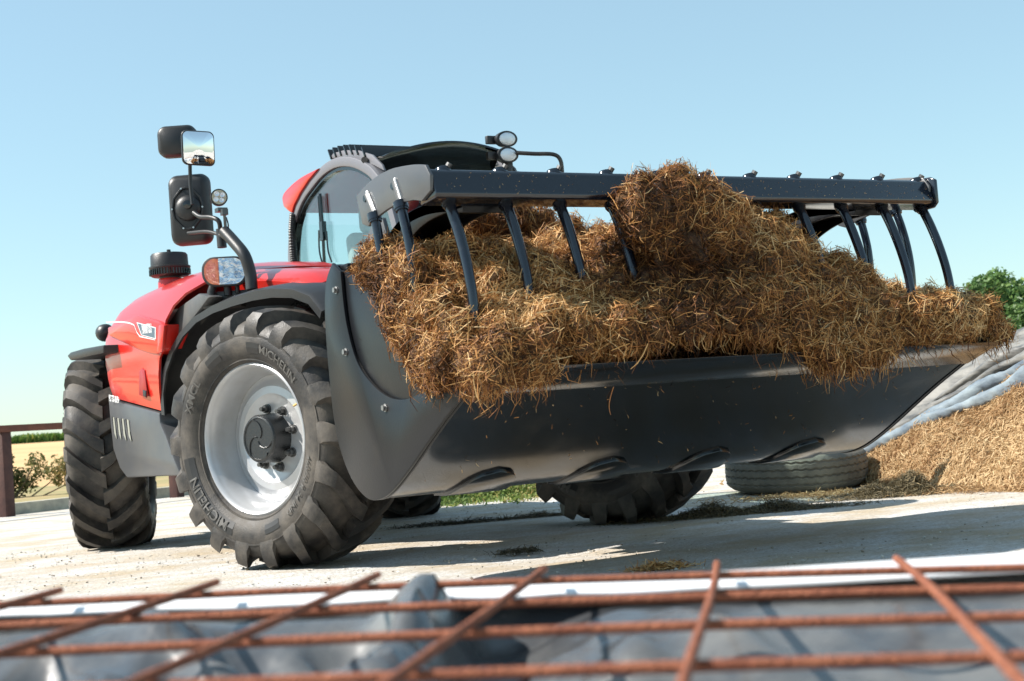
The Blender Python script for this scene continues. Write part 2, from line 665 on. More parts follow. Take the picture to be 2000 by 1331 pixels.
b = B()
xs = np.concatenate([np.linspace(-60, -6, 10), np.linspace(-5.6, 6, 110), np.linspace(6.5, 60, 12)])
ys = np.concatenate([np.linspace(-40, -6.2, 8), np.linspace(-6, 8, 130), np.linspace(8.4, 60, 14)])
gv, gf = [], []
for x in xs:
    for y in ys:
        h = 0.0
        if -5.7 < x < 6.1 and -6.1 < y < 8.1:
            h = 0.006 * math.sin(1.7 * x + 0.6 * y) + 0.005 * math.sin(2.9 * y - 1.3 * x + 1) + 0.003 * math.sin(7 * x + 5 * y)
            h = min(h, 0.004)
        s_ = fence_s(x, y)
        if s_ > 14:
            h = -1.5 - 0.03 * s_
        gv.append((x, y, h))
ny = len(ys)
for i in range(len(xs) - 1):
    for j in range(ny - 1):
        gf.append((i * ny + j, (i + 1) * ny + j, (i + 1) * ny + j + 1, i * ny + j + 1))
ground = mesh_object('ground', gv, gf, 'yard', smooth=60, kind='structure')

# the land behind the fence: verge, then a rising stubble field
fd, fn = Vector((0.877, 0.48, 0)), Vector((-0.48, 0.877, 0))
F0 = Vector((-0.09, 10.4, 0))


def land(t, s):
    if s < 9:
        z = 0.02
    elif s < 135:
        z = 0.02 + 0.0235 * (s - 9)
    else:
        z = 2.981 + 0.004 * (s - 135)
    p = F0 + fd * t + fn * s
    return (p.x, p.y, z)


def strip(name, ss, material):
    ts = [-900, -300, -100, -40, -20, -10, 0, 10, 20, 40, 100, 300, 900]
    V = [land(t, s) for s in ss for t in ts]
    n = len(ts)
    F = [(i * n + j, i * n + j + 1, (i + 1) * n + j + 1, (i + 1) * n + j) for i in range(len(ss) - 1) for j in range(n - 1)]
    return mesh_object(name, V, F, material, smooth=60, kind='structure')


strip('verge', [0.7, 3, 6, 9, 11], 'verge')
strip('field', [11, 14, 20, 40, 80, 120, 135, 160, 300, 900, 1800], 'wheat')

# maize at the top of the field
n = 26000
tt, ss = rng.uniform(-75, 130, n), 134 + rng.random(n) ** 2 * 14
P = np.array([land(a, c) for a, c in zip(tt, ss)])
hh = rng.uniform(0.5, 1.25, n) * (1 + 0.06 * np.sin(tt * 0.9))
P[:, 2] += hh * 0.5
D = np.stack([rng.normal(0, .35, n), rng.normal(0, .35, n), np.ones(n)], 1)
tag(ribbons('crop', P, D, np.tile([0.5, -0.85, 0.1], (n, 1)), hh, rng.uniform(.12, .3, n), rng.random(n) * 0.7 + 0.3 * (hh > 1.05),
            'crop_leaf', bend=.3),
    'distant strip of green maize along the top of the field', 'crop', kind='stuff')


def leaf_crown(name, centers, n, size, material, parent=None, kind=None, flat=0.5, tint_up=True):
    """leaf-sized faces spread through clumps"""
    C_ = np.array(centers, float)
    wts = C_[:, 3] * C_[:, 4] * C_[:, 5]
    idx = rng.choice(len(C_), n, p=wts / wts.sum())
    d = rng.normal(size=(n, 3))
    d /= np.linalg.norm(d, axis=1, keepdims=True)
    r = rng.random(n) ** 0.45
    P = C_[idx, :3] + d * r[:, None] * C_[idx, 3:6]
    nn = d + rng.normal(size=(n, 3)) * 0.8 + np.array([0, 0, flat])
    nn /= np.linalg.norm(nn, axis=1, keepdims=True)
    dr = np.cross(nn, rng.normal(size=(n, 3)))
    t = np.clip(0.45 + 0.25 * wob(P, 3.0, 5) + rng.normal(0, 0.22, n), 0, 1)
    return ribbons(name, P, dr, nn, size * rng.uniform(.7, 1.5, n), size * rng.uniform(.35, .7, n), t, material, parent, kind, bend=.4)


# ================================================================== TELEHANDLER
TH = thing('telehandler', 'red telehandler with silver-rimmed tractor tyres carrying a grapple bucket', 'telehandler')

# ---- wheels
TR, HZ = 0.6235, 0.6035
SIDE = [(0.0, .572), (.06, .571), (.12, .566), (.175, .553), (.205, .534), (.224, .505), (.234, .47), (.235, .435), (.225, .405),
        (.208, .378), (.190, .360), (.176, .349), (.160, .335)]


def side_u(r):
    pts = SIDE[5:]
    for (u0, r0), (u1, r1) in zip(pts, pts[1:]):
        if r1 <= r <= r0:
            return u0 + (u1 - u0) * (r0 - r) / (r0 - r1)
    return 0.2


def tyre_mesh(roll, name='tyre'):
    b = B()
    prof = [(-u, r) for u, r in SIDE[::-1]] + SIDE[1:]
    b.revolve(prof, 96)
    top = [(-.012, TR), (.05, TR), (.11, TR - .003), (.165, TR - .013), (.207, TR - .032), (.228, TR - .062), (.237, TR - .105), (.235, TR - .135)]
    base = [(-.012, .565), (.05, .565), (.11, .560), (.165, .548), (.200, .528), (.216, .505), (.226, .475), (.228, .462)]
    sw = [0.0, 0.055, 0.145, 0.225, 0.285, 0.305, 0.31, 0.312]      # angle swept from the centre to the shoulder
    hw = [.040, .036, .032, .031, .034, .040, .041, .036]
    NL = 18
    for side in (1, -1):
        for k in range(NL):
            ph0 = 2 * PI * (k + (0.5 if side < 0 else 0)) / NL
            V, F = [], []
            for i in range(len(top)):
                ph = ph0 + roll * (sw[i] - 0.3)
                for (u, r), hwid, off in ((base[i], hw[i] * 1.32, -1), (top[i], hw[i], -1), (top[i], hw[i], 1), (base[i], hw[i] * 1.32, 1)):
                    a = ph + off * hwid / max(r, .3)
                    V.append((side * u, r * math.cos(a), r * math.sin(a)))
            m = len(top)
            for i in range(m - 1):
                for q in range(3):
                    F.append((i * 4 + q, i * 4 + q + 1, i * 4 + q + 5, i * 4 + q + 4))
            F += [(3, 2, 1, 0), (m * 4 - 4, m * 4 - 3, m * 4 - 2, m * 4 - 1)]
            b.add(V, F)
    # raised rings on the sidewall
    for side in (1, -1):
        for r, hgt in ((.372, .004), (.486, .0025)):
            u = side_u(r)
            b.revolve([(side * (u - .003), r + .006), (side * (u + hgt), r + .003), (side * (u + hgt), r - .003), (side * (u - .003), r - .006)], 96)
    b.v = [(x, y, max(z, -HZ + 0.003)) for x, y, z in b.v]
    return b


def arc_text(body, r0, size, a_start, bold=0.02, side=1, lift=0.0070):
    """lettering bent round the sidewall, read clockwise from outside, tops outward"""
    V, F = text_mesh(body, 1.0, bold)
    out = []
    for x, y, z in V:
        r = r0 + y * size
        a = a_start - x * size * 1.08 / r0
        u = side_u(r) + lift
        # seen from outside (+u) with the view's right at +y: angle measured counter-clockwise in that view
        out.append((side * u, side * r * math.cos(a), r * math.sin(a)))
    return out, F


def arc_band(r0, r1, a0, a1, side=1, lift=0.002):
    b = B()
    n = 24
    V = []
    for i in range(n + 1):
        a = a0 + (a1 - a0) * i / n
        for r in (r0, (r0 + r1) / 2, r1):
            V.append((side * (side_u(r) + lift), side * r * math.cos(a), r * math.sin(a)))
    F = []
    for i in range(n):
        for j in (0, 1):
            F.append((i * 3 + j, (i + 1) * 3 + j, (i + 1) * 3 + j + 1, i * 3 + j + 1))
    return V, F


RIM = [(-.20, .352), (-.20, .338), (-.17, .325), (-.10, .300), (0.02, .300), (.055, .302), (.078, .304), (.086, .305), (.104, .307), (.112, .310), (.126, .312),
       (.136, .317), (.150, .320), (.160, .327), (.172, .332), (.184, .338), (.191, .3476), (.186, .356), (.176, .352)]
DISC = [(.038, .300), (.038, .285), (.046, .27), (.066, .245), (.070, .21), (.058, .19), (.058, .09), (.052, .0)]


def make_wheel(roll, outer_text=True):
    b = B()
    b.revolve(RIM, 80)
    b.revolve(DISC, 80)
    wheel = b.make('wheel', 'rim_silver', None, smooth=32)
    tb = tyre_mesh(roll)
    tb.make('tyre', 'rubber', wheel, smooth=30)
    # hub
    h = B().revolve([(.05, .118), (.095, .114), (.150, .112), (.158, .106), (.160, .097), (.156, .094), (.157, .0)], 48)
    for k in range(3):        # swirl ribs on the cap
        a0 = 2 * PI * k / 3 + 0.4
        pth = [(.158, (0.012 + 0.082 * t) * math.cos(a0 + 1.5 * t), (0.012 + 0.082 * t) * math.sin(a0 + 1.5 * t)) for t in np.linspace(0, 1, 9)]
        h.tube(pth, 0.0035, 6)
    h.tube([(.156, .050, -.074), (.163, .050, -.074)], .009, 10)
    h.make('hub', 'hub_black', wheel, smooth=30)
    for k in range(8):
        a = 2 * PI * (k + 0.3) / 8
        y, z = .142 * math.cos(a), .142 * math.sin(a)
        nb = B().cyl((.058, y, z), (.066, y, z), .023, 20).cyl((.064, y, z), (.086, y, z), .0175, 6).cyl((.08, y, z), (.104, y, z), .010, 10)
        nb.make('wheel_nut', 'dark_steel', wheel, smooth=30)
    v = B().revolve([(0, .020), (.006, .022), (.012, .018), (.010, .012), (.0, .010)], 16, (.12, .262, .153), (.3, -.83, -.47))
    v.cyl((.125, .262, .153), (.14, .235, .137), .006, 8)
    v.make('valve', 'brass', wheel, smooth=30)
    D_ = math.radians
    for side in (1, -1):
        for body, r0, size, a0, bold in (('MICHELIN', .408, .066, D_(247), .012), ('MICHELIN', .412, .056, D_(72), .008),
                                         ('XMCL', .410, .058, D_(160), .010), ('460/70 R 24 IND', .412, .040, D_(-12), .006)):
            v_, f_ = arc_text(body, r0, size, a0, bold, side)
            mesh_object('sidewall_lettering', v_, f_, 'rubber_text', wheel)
        for r0, r1, a0, a1 in ((.400, .462, D_(252), D_(189)), (.404, .456, D_(124), D_(110)), (.404, .452, D_(84), D_(73)), (.404, .448, D_(-64), D_(-78))):
            v_, f_ = arc_band(r0, r1, a0, a1, side)
            mesh_object('sidewall_band', v_, f_, 'rubber_band', wheel)
    return wheel


def place_wheel(wh, loc, rz, spin=0.0):
    wh.parent = TH
    wh.location = loc
    wh.rotation_euler = (0, 0, rz)


def copy_tree(o, parent):
    c = o.copy()
    COL.objects.link(c)
    c.parent = parent
    for ch in list(o.children):
        copy_tree(ch, c)
    return c


wA = make_wheel(1)
place_wheel(wA, (-1.0008, -0.0686, HZ), PI + 0.350)
wB = copy_tree(wA, TH)
place_wheel(wB, (-1.0, 2.869, HZ), PI - 0.364)
wC = make_wheel(-1)
place_wheel(wC, (0.997, 0.0784, HZ), 0.403)
wD = copy_tree(wC, TH)
place_wheel(wD, (0.992, 2.709, HZ), -0.461)

# ---- chassis, axles, boom
b = B().box((0, 1.55, .80), (.62, 4.1, .42)).box((0.0, 3.5, .95), (1.9, .5, .6))
b.make('chassis', 'dark_metal', TH, bevel=.03)
for y in (0, 2.8):
    b = B().box((0, y, .62), (1.25, .20, .22))
    b.revolve([(-.25, .10), (-.2, .19), (.2, .19), (.25, .10)], 24, (0.15, y, .60))
    for s in (-1, 1):
        b.revolve([(-.12, .10), (-.1, .17), (.12, .17), (.16, .10)], 24, (s * .72, y, .60))
        b.box((s * .60, y - .16, .52), (.16, .10, .16))
    b.tube([(-.7, y - .26, .62), (.7, y - .26, .62)], .03, 10)
    b.make('axle', 'dark_metal', TH, bevel=.012)
b = B().prism([(3.4, 1.30), (3.4, 1.62), (-.35, 1.16), (-.35, .86)], -.22, .12)
b.prism([(-.30, 1.12), (-.30, .90), (-.72, .86), (-.86, .62), (-.80, .45), (-.92, .45), (-1.0, .62), (-1.02, 1.0), (-.86, 1.10)], -.20, .10)
b.make('boom', 'dark_metal', TH, bevel=.02)
b = B().box((0, -1.08, .78), (.95, .05, .75)).box((-.38, -.98, .78), (.05, .25, .6)).box((.38, -.98, .78), (.05, .25, .6))
b.make('carriage', 'dark_metal', TH, bevel=.01)
b = B().cyl((-.05, -.15, .80), (-.05, -.95, .60), .05, 16).cyl((-.05, .6, .95), (-.05, -.2, .80), .065, 16)
b.make('tilt_cylinder', 'dark_steel', TH, smooth=30)

# ---- engine cover on the near side
PR = [(-1.185, .80), (-1.20, .90), (-1.207, 1.00), (-1.208, 1.08), (-1.212, 1.115), (-1.213, 1.20), (-1.205, 1.27), (-1.18, 1.35), (-1.135, 1.42),
      (-1.06, 1.475), (-.95, 1.515), (-.8, 1.54), (-.6, 1.55), (-.38, 1.545)]
YF = [1.20, 1.17, 1.14, 1.10, 1.02, .99, .965, .90, .82, .74, .68, .62, .58, .55]
YR = [2.14, 2.15, 2.155, 2.16, 2.165, 2.165, 2.16, 2.15, 2.15, 2.16, 2.2, 2.25, 2.3, 2.32]


def cover_pt(i, j, n, tail):
    x, z = PR[i]
    t = j / n
    y = YF[i] + (YR[i] - YF[i]) * t
    if i <= 2:
        z = z + 0.125 * t * (1 - i / 3)
    hump = 0.035 * math.sin(PI * min(1, t)) * max(0, (z - 1.3) / .25)
    z += hump
    # rounded rear corner
    e = max(0.0, (t - 0.84) / 0.16)
    x += 0.012 * e * e
    z -= 0.05 * e * e * max(0, (z - 1.25) / .3)
    # rounded nose of the top
    q = max(0.0, 1 - t / 0.25)
    z -= 0.05 * q * q * max(0, (z - 1.30) / .25)
    return (x, y, z)


b = B()
nY = 22
rows = len(PR)
V = []
for i in range(rows):
    for j in range(nY + 1):
        V.append(cover_pt(i, j, nY, 0))
    x, y, z = cover_pt(i, nY, nY, 0)
    for k, (dx, dy) in enumerate(((.06, .05), (.14, .08), (.3, .10), (.6, .11))):     # rear face wraps inboard
        V.append((min(x + dx, -.30 if i > 9 else 9), y + dy, z - 0.02 * (k + 1) * (1 if i > 8 else 0)))
wd = nY + 5
F = [(i * wd + j, i * wd + j + 1, (i + 1) * wd + j + 1, (i + 1) * wd + j) for i in range(rows - 1) for j in range(wd - 1)]
cover = B().add(V, F).make('engine_cover', 'red_paint', TH, smooth=38, thick=0.012)

# raised swage with flange at the front edge of the cover
b = B()
sw_ = smoothpath([(2.0044, 1.2845), (1.7323, 1.2216), (1.4, 1.1473), (1.1292, 1.103), (1.0124, 1.1046)], 5)
up_ = [(0.949, 1.2403), (1.0313, 1.2701), (1.4067, 1.3414), (1.9945, 1.3289)]
b.prism(sw_ + up_, -1.222, -1.200)
b.make('swage_panel', 'red_paint', cover, bevel=.006)
b = B().prism([(1.0325, 1.2533), (0.9548, 1.2458), (1.0082, 1.1145), (1.1012, 1.0946)], -1.225, -1.13)
b.make('cover_flange', 'red_paint', cover, bevel=.01)
# handle recess with latch
b = B()
rc = [(1.4634, 1.0352), (1.4129, 1.0458), (1.3682, 1.0313), (1.3487, 0.9003), (1.3721, 0.8791), (1.5013, 0.9033)]
b.prism(rc, -1.2125, -1.205)
b.make('handle_recess', 'dark_red', cover, bevel=.002)
B().prism([(1.4058, 0.9264), (1.3507, 0.9175), (1.3578, 0.8841), (1.4036, 0.8923)], -1.218, -1.212).make('latch', 'black_plastic', cover, bevel=.001)
# decals on the cover
st = smoothpath([(2.0195, 1.3649), (1.7267, 1.339), (1.5586, 1.3166), (1.464, 1.2959)], 4) + [(1.4246, 1.2522), (1.3725, 1.2247), (1.1024, 1.1783)]
lo_ = [(y, z - .008) for y, z in st]
lo_[-1] = (st[-1][0], st[-1][1] - .003)
V = [(-1.2245, y, z) for y, z in st] + [(-1.2245, y, z) for y, z in lo_]
k = len(st)
mesh_object('stripe', V, [(i, i + 1, k + i + 1, k + i) for i in range(k - 1)], 'silver_decal', cover)
B().prism([(1.4138, 1.3025), (1.08, 1.2422), (1.093, 1.1802), (1.3437, 1.2249)], -1.2250, -1.2225).make('badge', 'silver_decal', cover)
B().prism([(1.396, 1.295), (1.0941, 1.2395), (1.1052, 1.1868), (1.3338, 1.2269)], -1.2258, -1.2240).make('badge_field', 'badge_blue', cover)


def side_text(name, body, o, ex, ez, size, material, parent, bold=0.0, x=-1.2265):
    """flat lettering on the near side: o = (y, z) of the lower left corner, reading towards -Y"""
    V, F = text_mesh(body, 1.0, bold)
    out = [(x, o[0] + a * size * ex[0] + c * size * ez[0], o[1] + a * size * ex[1] + c * size * ez[1]) for a, c, _ in V]
    return mesh_object(name, out, F, material, parent)


side_text('brand_lettering', 'MANITOU', (1.32, 1.2313), (-.50, -.030), (0, .95), .075, 'white_paint', cover, .02, -1.2266)
side_text('model_lettering', 'MLT 737-130 PS+', (2.1034, 0.9032), (-.55, -.065), (0, 1), .052, 'white_paint', cover, .03, -1.2115)

# ---- lower skirt
sk = [(1.2325, 0.7924), (2.2018, 0.9201), (2.1856, 0.7448), (2.1607, 0.6097), (2.0549, 0.5017), (1.9202, 0.4433), (1.1422, 0.4474), (0.9346, 0.4453),
      (1.0351, 0.5412), (1.1501, 0.6673), (1.2271, 0.731)]
skirt = B().prism(sk, -1.19, -.55).make('skirt', 'grey_paint', TH, bevel=.015)
for k in range(4):
    x0 = 219.5 + k * 8.8
    dz = -.0045 * k
sl4 = [[(2.135, 0.8086), (2.0921, 0.8052), (2.0645, 0.7344), (2.0451, 0.6765), (2.1122, 0.715)],
       [(2.0446, 0.8001), (1.9975, 0.795), (1.9705, 0.725), (1.9511, 0.669), (2.0172, 0.7056)],
       [(1.9502, 0.793), (1.904, 0.788), (1.8781, 0.7157), (1.8488, 0.6599), (1.9241, 0.6965)],
       [(1.8579, 0.7846), (1.8026, 0.7778), (1.7779, 0.7033), (1.7483, 0.6525), (1.8223, 0.6871)]]
for q in sl4:
    vs_ = B().prism(q, -1.1925, -1.18).make('vent_slot', 'gloss_black', skirt)  # black plate, no opening; the slot's inner darkness is its colour
    q2 = [(y - .010, z) for y, z in q[:2]] + [(y - .004, z) for y, z in q[2:]]
    cy = sum(y for y, z in q2) / len(q2)
    q2 = [((y - cy) * .62 + cy - .004, z - .004) for y, z in q2]
    B().prism(q2, -1.1950, -1.190).make('slot_lit_face', 'cream', skirt)  # pale sliver: light on the slot's inside face put into colour
B().prism([(1.5159, 0.7308), (1.4222, 0.7329), (1.3253, 0.5824), (1.3217, 0.512), (1.3882, 0.5414)], -1.10, -1.06).make('sunlit_arch_strip', 'cream', TH, bevel=.004)  # pale strip; sunlight on the wheel arch put into its colour

# ---- front mudguard and the dark panels behind it
FE = [(1.20, .78), (1.20, .90), (1.14, 1.02), (1.03, 1.12), (.90, 1.20), (.72, 1.265), (.52, 1.30), (.30, 1.318), (.08, 1.326), (-.12, 1.318), (-.32, 1.29), (-.47, 1.24), (-.55, 1.16)]
FX = [-1.19, -1.19, -1.185, -1.175, -1.16, -1.14, -1.115, -1.09, -1.06, -1.035, -1.01, -.99, -.97]
V = []
for (y, z), x in zip(FE, FX):
    ry, rz = y - .05, z - .60
    L_ = math.hypot(ry, rz)
    ny_, nz_ = ry / L_, rz / L_
    V += [(x + .004, y - ny_ * .055, z - nz_ * .055), (x, y - ny_ * .012, z - nz_ * .012), (x + .02, y, z), (x + .12, y + ny_ * .018, z + nz_ * .018), (-.62, y + ny_ * .02, z + nz_ * .02)]
k = 5
F = [(i * k + j, (i + 1) * k + j, (i + 1) * k + j + 1, i * k + j + 1) for i in range(len(FE) - 1) for j in range(k - 1)]
B().add(V, F).make('mudguard', 'black_plastic', TH, smooth=40, thick=.012)
b = B().prism([(1.20, .80), (1.14, 1.02), (.90, 1.20), (.52, 1.30), (.08, 1.33), (-.32, 1.30), (-.5, 1.2), (-.5, .95), (.9, .85)], -.66, -.62)
b.make('wheel_arch_liner', 'gloss_black', TH)
pn = [(1.3566, 0.8114), (1.3019, 1.1188), (1.2017, 1.2507), (0.955, 1.3364), (0.6326, 1.3705), (0.4663, 1.3359), (0.9876, 1.1756), (1.2766, 0.9761)]
B().prism(pn, -1.135, -1.05).make('side_panel', 'scuffed_plastic', TH, bevel=.012)
B().prism([(1.0278, 1.1246), (0.8658, 1.2056), (0.8138, 1.2141), (0.9863, 1.1157)], -1.1385, -1.12).make('panel_insert', 'red_paint', TH, bevel=.002)
# red cover in front of the engine cover
b = B()
ft = [(1.05, 1.535), (.80, 1.515), (.50, 1.475), (.20, 1.44), (-.05, 1.405), (-.22, 1.37), (-.30, 1.32)]
V = []
for y, z in ft:
    V += [(-.90, y, z - .13), (-.925, y, z - .06), (-.90, y, z - .025), (-.82, y, z), (-.5, y, z + .008), (-.28, y, z - .02), (-.26, y, z - .3)]
F = [(i * 7 + j, (i + 1) * 7 + j, (i + 1) * 7 + j + 1, i * 7 + j + 1) for i in range(len(ft) - 1) for j in range(6)]
F.append(tuple(range((len(ft) - 1) * 7, len(ft) * 7)))
b.add(V, F).make('front_cover', 'red_paint', TH, smooth=40)

# ---- rear mudguard and lamp
b = B()
rf = [(2.6698, 1.2182), (2.5795, 1.2333), (2.2815, 1.2308), (1.8399, 1.2149), (1.8503, 1.1683), (2.5913, 1.1834)]
b.prism(rf, -1.30, -.75)
b.make('mudguard', 'black_plastic', TH, bevel=.01)
b = B().revolve([(-.05, .0), (-.045, .03), (-.02, .052), (.03, .055), (.06, .04), (.065, 0)], 20, (-1.08, 2.5622, 1.3463), (0, 1, 0))
_c = Vector((-1.08, 2.5622, 1.3463))
b.tube([_c, _c + Vector((.12, -.10, -.01)), _c + Vector((.30, -.30, -.03))], .022, 10)
b.make('rear_lamp', 'black_plastic', TH, smooth=50)

# ---- air intake on the bonnet
ai = Vector((-0.93, 1.6817, 1.573))
prof = [(-.06, .060), (.01, .060), (.012, .10), (.02, .112), (.055, .114), (.062, .119), (.070, .119), (.073, .108), (.135, .106), (.146, .098), (.150, .0)]
intake = B().revolve(prof, 40, ai, (0, 0, 1)).make('air_intake', 'black_plastic', TH, smooth=35)
fins = B()
for k in range(44):
    a = 2 * PI * k / 44
    fins.box(ai + Vector((.113 * math.cos(a), .113 * math.sin(a), .037)), (.012, .005, .032), Matrix.Rotation(a, 3, 'Z'))
fins.make('intake_fin_ring', 'gloss_black', intake)
B().cyl(ai + Vector((0, 0, .148)), ai + Vector((0, 0, .170)), .012, 10).make('intake_knob', 'black_plastic', intake, smooth=30)
B().revolve([(-.10, .075), (-.02, .072), (.0, .066)], 24, ai, (0, 0, 1)).make('intake_neck', 'red_paint', intake, smooth=40)


# ---- headlamp cluster on its bracket
def facing(o, yaw_deg, tilt_deg=0):
    """frame at o whose +Z looks yaw degrees from -Y towards -X"""
    a = math.radians(yaw_deg)
    f = Vector((-math.sin(a) * math.cos(math.radians(tilt_deg)), -math.cos(a) * math.cos(math.radians(tilt_deg)), math.sin(math.radians(tilt_deg))))
    r = f.cross(Vector((0, 0, 1))).normalized() * -1
    r = Vector((math.cos(a), -math.sin(a), 0))
    u = f.cross(r) * -1 if f.cross(r).z < 0 else f.cross(r)
    m = Matrix((r, u, f)).transposed().to_4x4()
    m.translation = Vector(o)
    return m


def rounded(w_, h_, r, n=5, sk=0.0):
    out = []
    for cx, cy, a0 in ((w_ / 2 - r, h_ / 2 - r, 0), (-w_ / 2 + r, h_ / 2 - r, 90), (-w_ / 2 + r, -h_ / 2 + r, 180), (w_ / 2 - r, -h_ / 2 + r, 270)):
        for k in range(n + 1):
            a = math.radians(a0 + 90 * k / n)
            x, y = cx + r * math.cos(a), cy + r * math.sin(a)
            out.append((x, y + sk * x))
    return out


def loft(b, m, rings):
    """rings: list of (outline, z); outlines share a length; both ends capped"""
    V = []
    n = len(rings[0][0])
    for o, z in rings:
        V += [m @ Vector((x, y, z)) for x, y in o]
    F = []
    for i in range(len(rings) - 1):
        F += [(i * n + k, i * n + (k + 1) % n, (i + 1) * n + (k + 1) % n, (i + 1) * n + k) for k in range(n)]
    F += [tuple(range(n))[::-1], tuple(range((len(rings) - 1) * n, len(rings) * n))]
    return b.add(V, F)


def scaled(o, s, dx=0, dy=0):
    return [(x * s + dx, y * s + dy) for x, y in o]


HM = facing((-1.03, 0.4952, 1.4652), 33)
hb = rounded(.225, .145, .062, 6, -.03)
lamp = loft(B(), HM, [(scaled(hb, .55), -.11), (scaled(hb, .92), -.06), (scaled(hb, 1.04), -.01), (scaled(hb, 1.04), .012), (scaled(hb, .97), .016)]).make('headlamp', 'black_plastic', TH, smooth=45)
hi_ = scaled(hb, .93)
cut = -.030
lens_r = [(max(x, cut + .002), y) for x, y in hi_]
lens_l = [(min(x, cut), y) for x, y in hi_]
loft(B(), HM, [(lens_r, .010), (scaled(lens_r, .99), .0185)]).make('headlamp_lens', 'lamp_reflector', lamp)
loft(B(), HM, [(lens_l, .010), (scaled(lens_l, .99), .0188)]).make('indicator_lens', 'orange_lens', lamp)
for cx, cy, r in ((.030, .004, .040), (.070, -.022, .020), (.004, -.036, .018)):
    B().revolve([(.004, r), (.0035, r * .94), (.001, r * .6), (.0025, r * .25), (.003, 0)], 28, HM @ Vector((cx, cy, .0165)), HM.to_3x3() @ Vector((0, 0, 1))).make('reflector_bowl', 'lamp_reflector', lamp, smooth=50)
b = B().tube([HM @ Vector((-.07, -.06, -.03)), HM @ Vector((-.085, -.095, -.03)), HM @ Vector((-.08, -.13, -.03))], .022, 10)
b.cyl(HM @ Vector((.0, -.06, -.03)), HM @ Vector((.0, -.12, -.03)), .02, 10).cyl(HM @ Vector((.05, -.06, -.03)), HM @ Vector((.05, -.11, -.03)), .012, 10)
b.make('lamp_mount', 'black_plastic', lamp, smooth=40)
b = B().box(HM @ Vector((0, -.125, -.05)), (.20, .06, .02), HM.to_3x3()).box(HM @ Vector((-.03, -.17, -.07)), (.20, .02, .09), HM.to_3x3())
b.make('lamp_bracket', 'dark_metal', TH, bevel=.004)

# ---- mirrors on their stalk
arm = smoothpath([(-1, 0.2194, 1.3407), (-1, 0.2257, 1.4203), (-1.02, 0.2336, 1.5107), (-1.04, 0.3095, 1.588), (-1.06, 0.3895, 1.6566)], 5)
arm_o = B().tube(arm, [.030] * len(arm), 12).make('mirror_arm', 'black_plastic', TH, smooth=40)
b = B().cyl((-1.06, 0.4345, 1.5801), (-1.06, 0.439, 1.6745), .024, 14)
b.make('arm_clamp', 'black_plastic', arm_o, smooth=30)
p2 = smoothpath([(-1.06, 0.44, 1.6695), (-1.08, 0.4058, 1.711), (-1.1, 0.4586, 1.7375), (-1.12, 0.5538, 1.7551), (-1.13, 0.6221, 1.7872)], 5)
B().tube(p2, .012, 10).make('mirror_bar', 'black_plastic', arm_o, smooth=40)
p3 = smoothpath([(-1.06, 0.34, 1.6028), (-1.07, 0.4248, 1.6412), (-1.09, 0.5536, 1.6788), (-1.12, 0.7595, 1.7017)], 5)
B().tube(p3, .010, 10).make('mirror_bar', 'black_plastic', arm_o, smooth=40)
p4 = [(-1.15, 0.5796, 1.8224), (-1.15, 0.5905, 1.9299), (-1.15, 0.5768, 2.0385)]
B().tube(p4, .010, 10).make('mirror_rod', 'black_plastic', arm_o, smooth=40)
BM = facing((-1.08, 0.8196, 1.8356), 34)
bo = rounded(.215, .372, .045, 5)
big = loft(B(), BM, [(scaled(bo, .97), -.05), (bo, -.035), (bo, .0), (scaled(bo, .93), .035), (scaled(bo, .80), .05)]).make('main_mirror', 'black_plastic', TH, smooth=50)
loft(B(), BM, [(scaled(bo, .90), -.053), (scaled(bo, .90), -.0495)]).make('mirror_glass', 'mirror_glass', big)
plate_o = [(.0, .115), (.028, .110), (.075, .055), (.085, 0), (.075, -.055), (.028, -.11), (0, -.115), (-.028, -.11), (-.075, -.055), (-.085, 0), (-.075, .055), (-.028, .11)]
ring = B()
mvec = [BM @ Vector((x * .95, y * .95, .054)) for x, y in plate_o]
ring.tube(mvec + [mvec[0]], .007, 6, cap=False)
ring.make('mount_ring', 'black_plastic', big, smooth=40)
B().revolve([(.0, .070), (.015, .068), (.03, .055), (.038, .03), (.039, 0)], 28, BM @ Vector((.004, .0, .048)), BM.to_3x3() @ Vector((0, 0, 1))).make('mount_ball', 'black_plastic', big, smooth=40)
B().revolve([(.0, .024), (.02, .022), (.024, .0)], 18, BM @ Vector((.012, .012, .085)), BM.to_3x3() @ Vector((0, 0, 1))).make('mount_knob', 'gloss_black', big, smooth=40)
for x, y in plate_o[1::2]:
    B().cyl(BM @ Vector((x * .95, y * .95, .057)), BM @ Vector((x * .95, y * .95, .064)), .005, 8).make('screw', 'steel', big, smooth=30)
UM = facing((-1.12, 0.8434, 2.2047), 30)
uo = rounded(.205, .165, .045, 5)
um = loft(B(), UM, [(scaled(uo, .97), -.06), (uo, -.045), (uo, .0), (scaled(uo, .92), .03), (scaled(uo, .78), .045)]).make('upper_mirror', 'black_plastic', TH, smooth=50)
loft(B(), UM, [(scaled(uo, .9), -.063), (scaled(uo, .9), -.0595)]).make('mirror_glass', 'mirror_glass', um)
WM = facing((-1.16, 0.411, 2.0793), 8, -5.5)
wo = rounded(.165, .175, .028, 5, -.06)
wm = loft(B(), WM, [(scaled(wo, .6), -.05), (scaled(wo, .95), -.028), (wo, .0), (scaled(wo, .97), .006)]).make('wide_angle_mirror', 'black_plastic', TH, smooth=50)
gb = B()
go = scaled(wo, .92)
QS = (1, .9, .8, .7, .6, .5, .4, .3, .2, .1, .03)
V = [WM @ Vector((x * q, y * q, .0245 - 1.25 * q * q * (x * x + y * y))) for q in QS for x, y in go]
n_ = len(go)
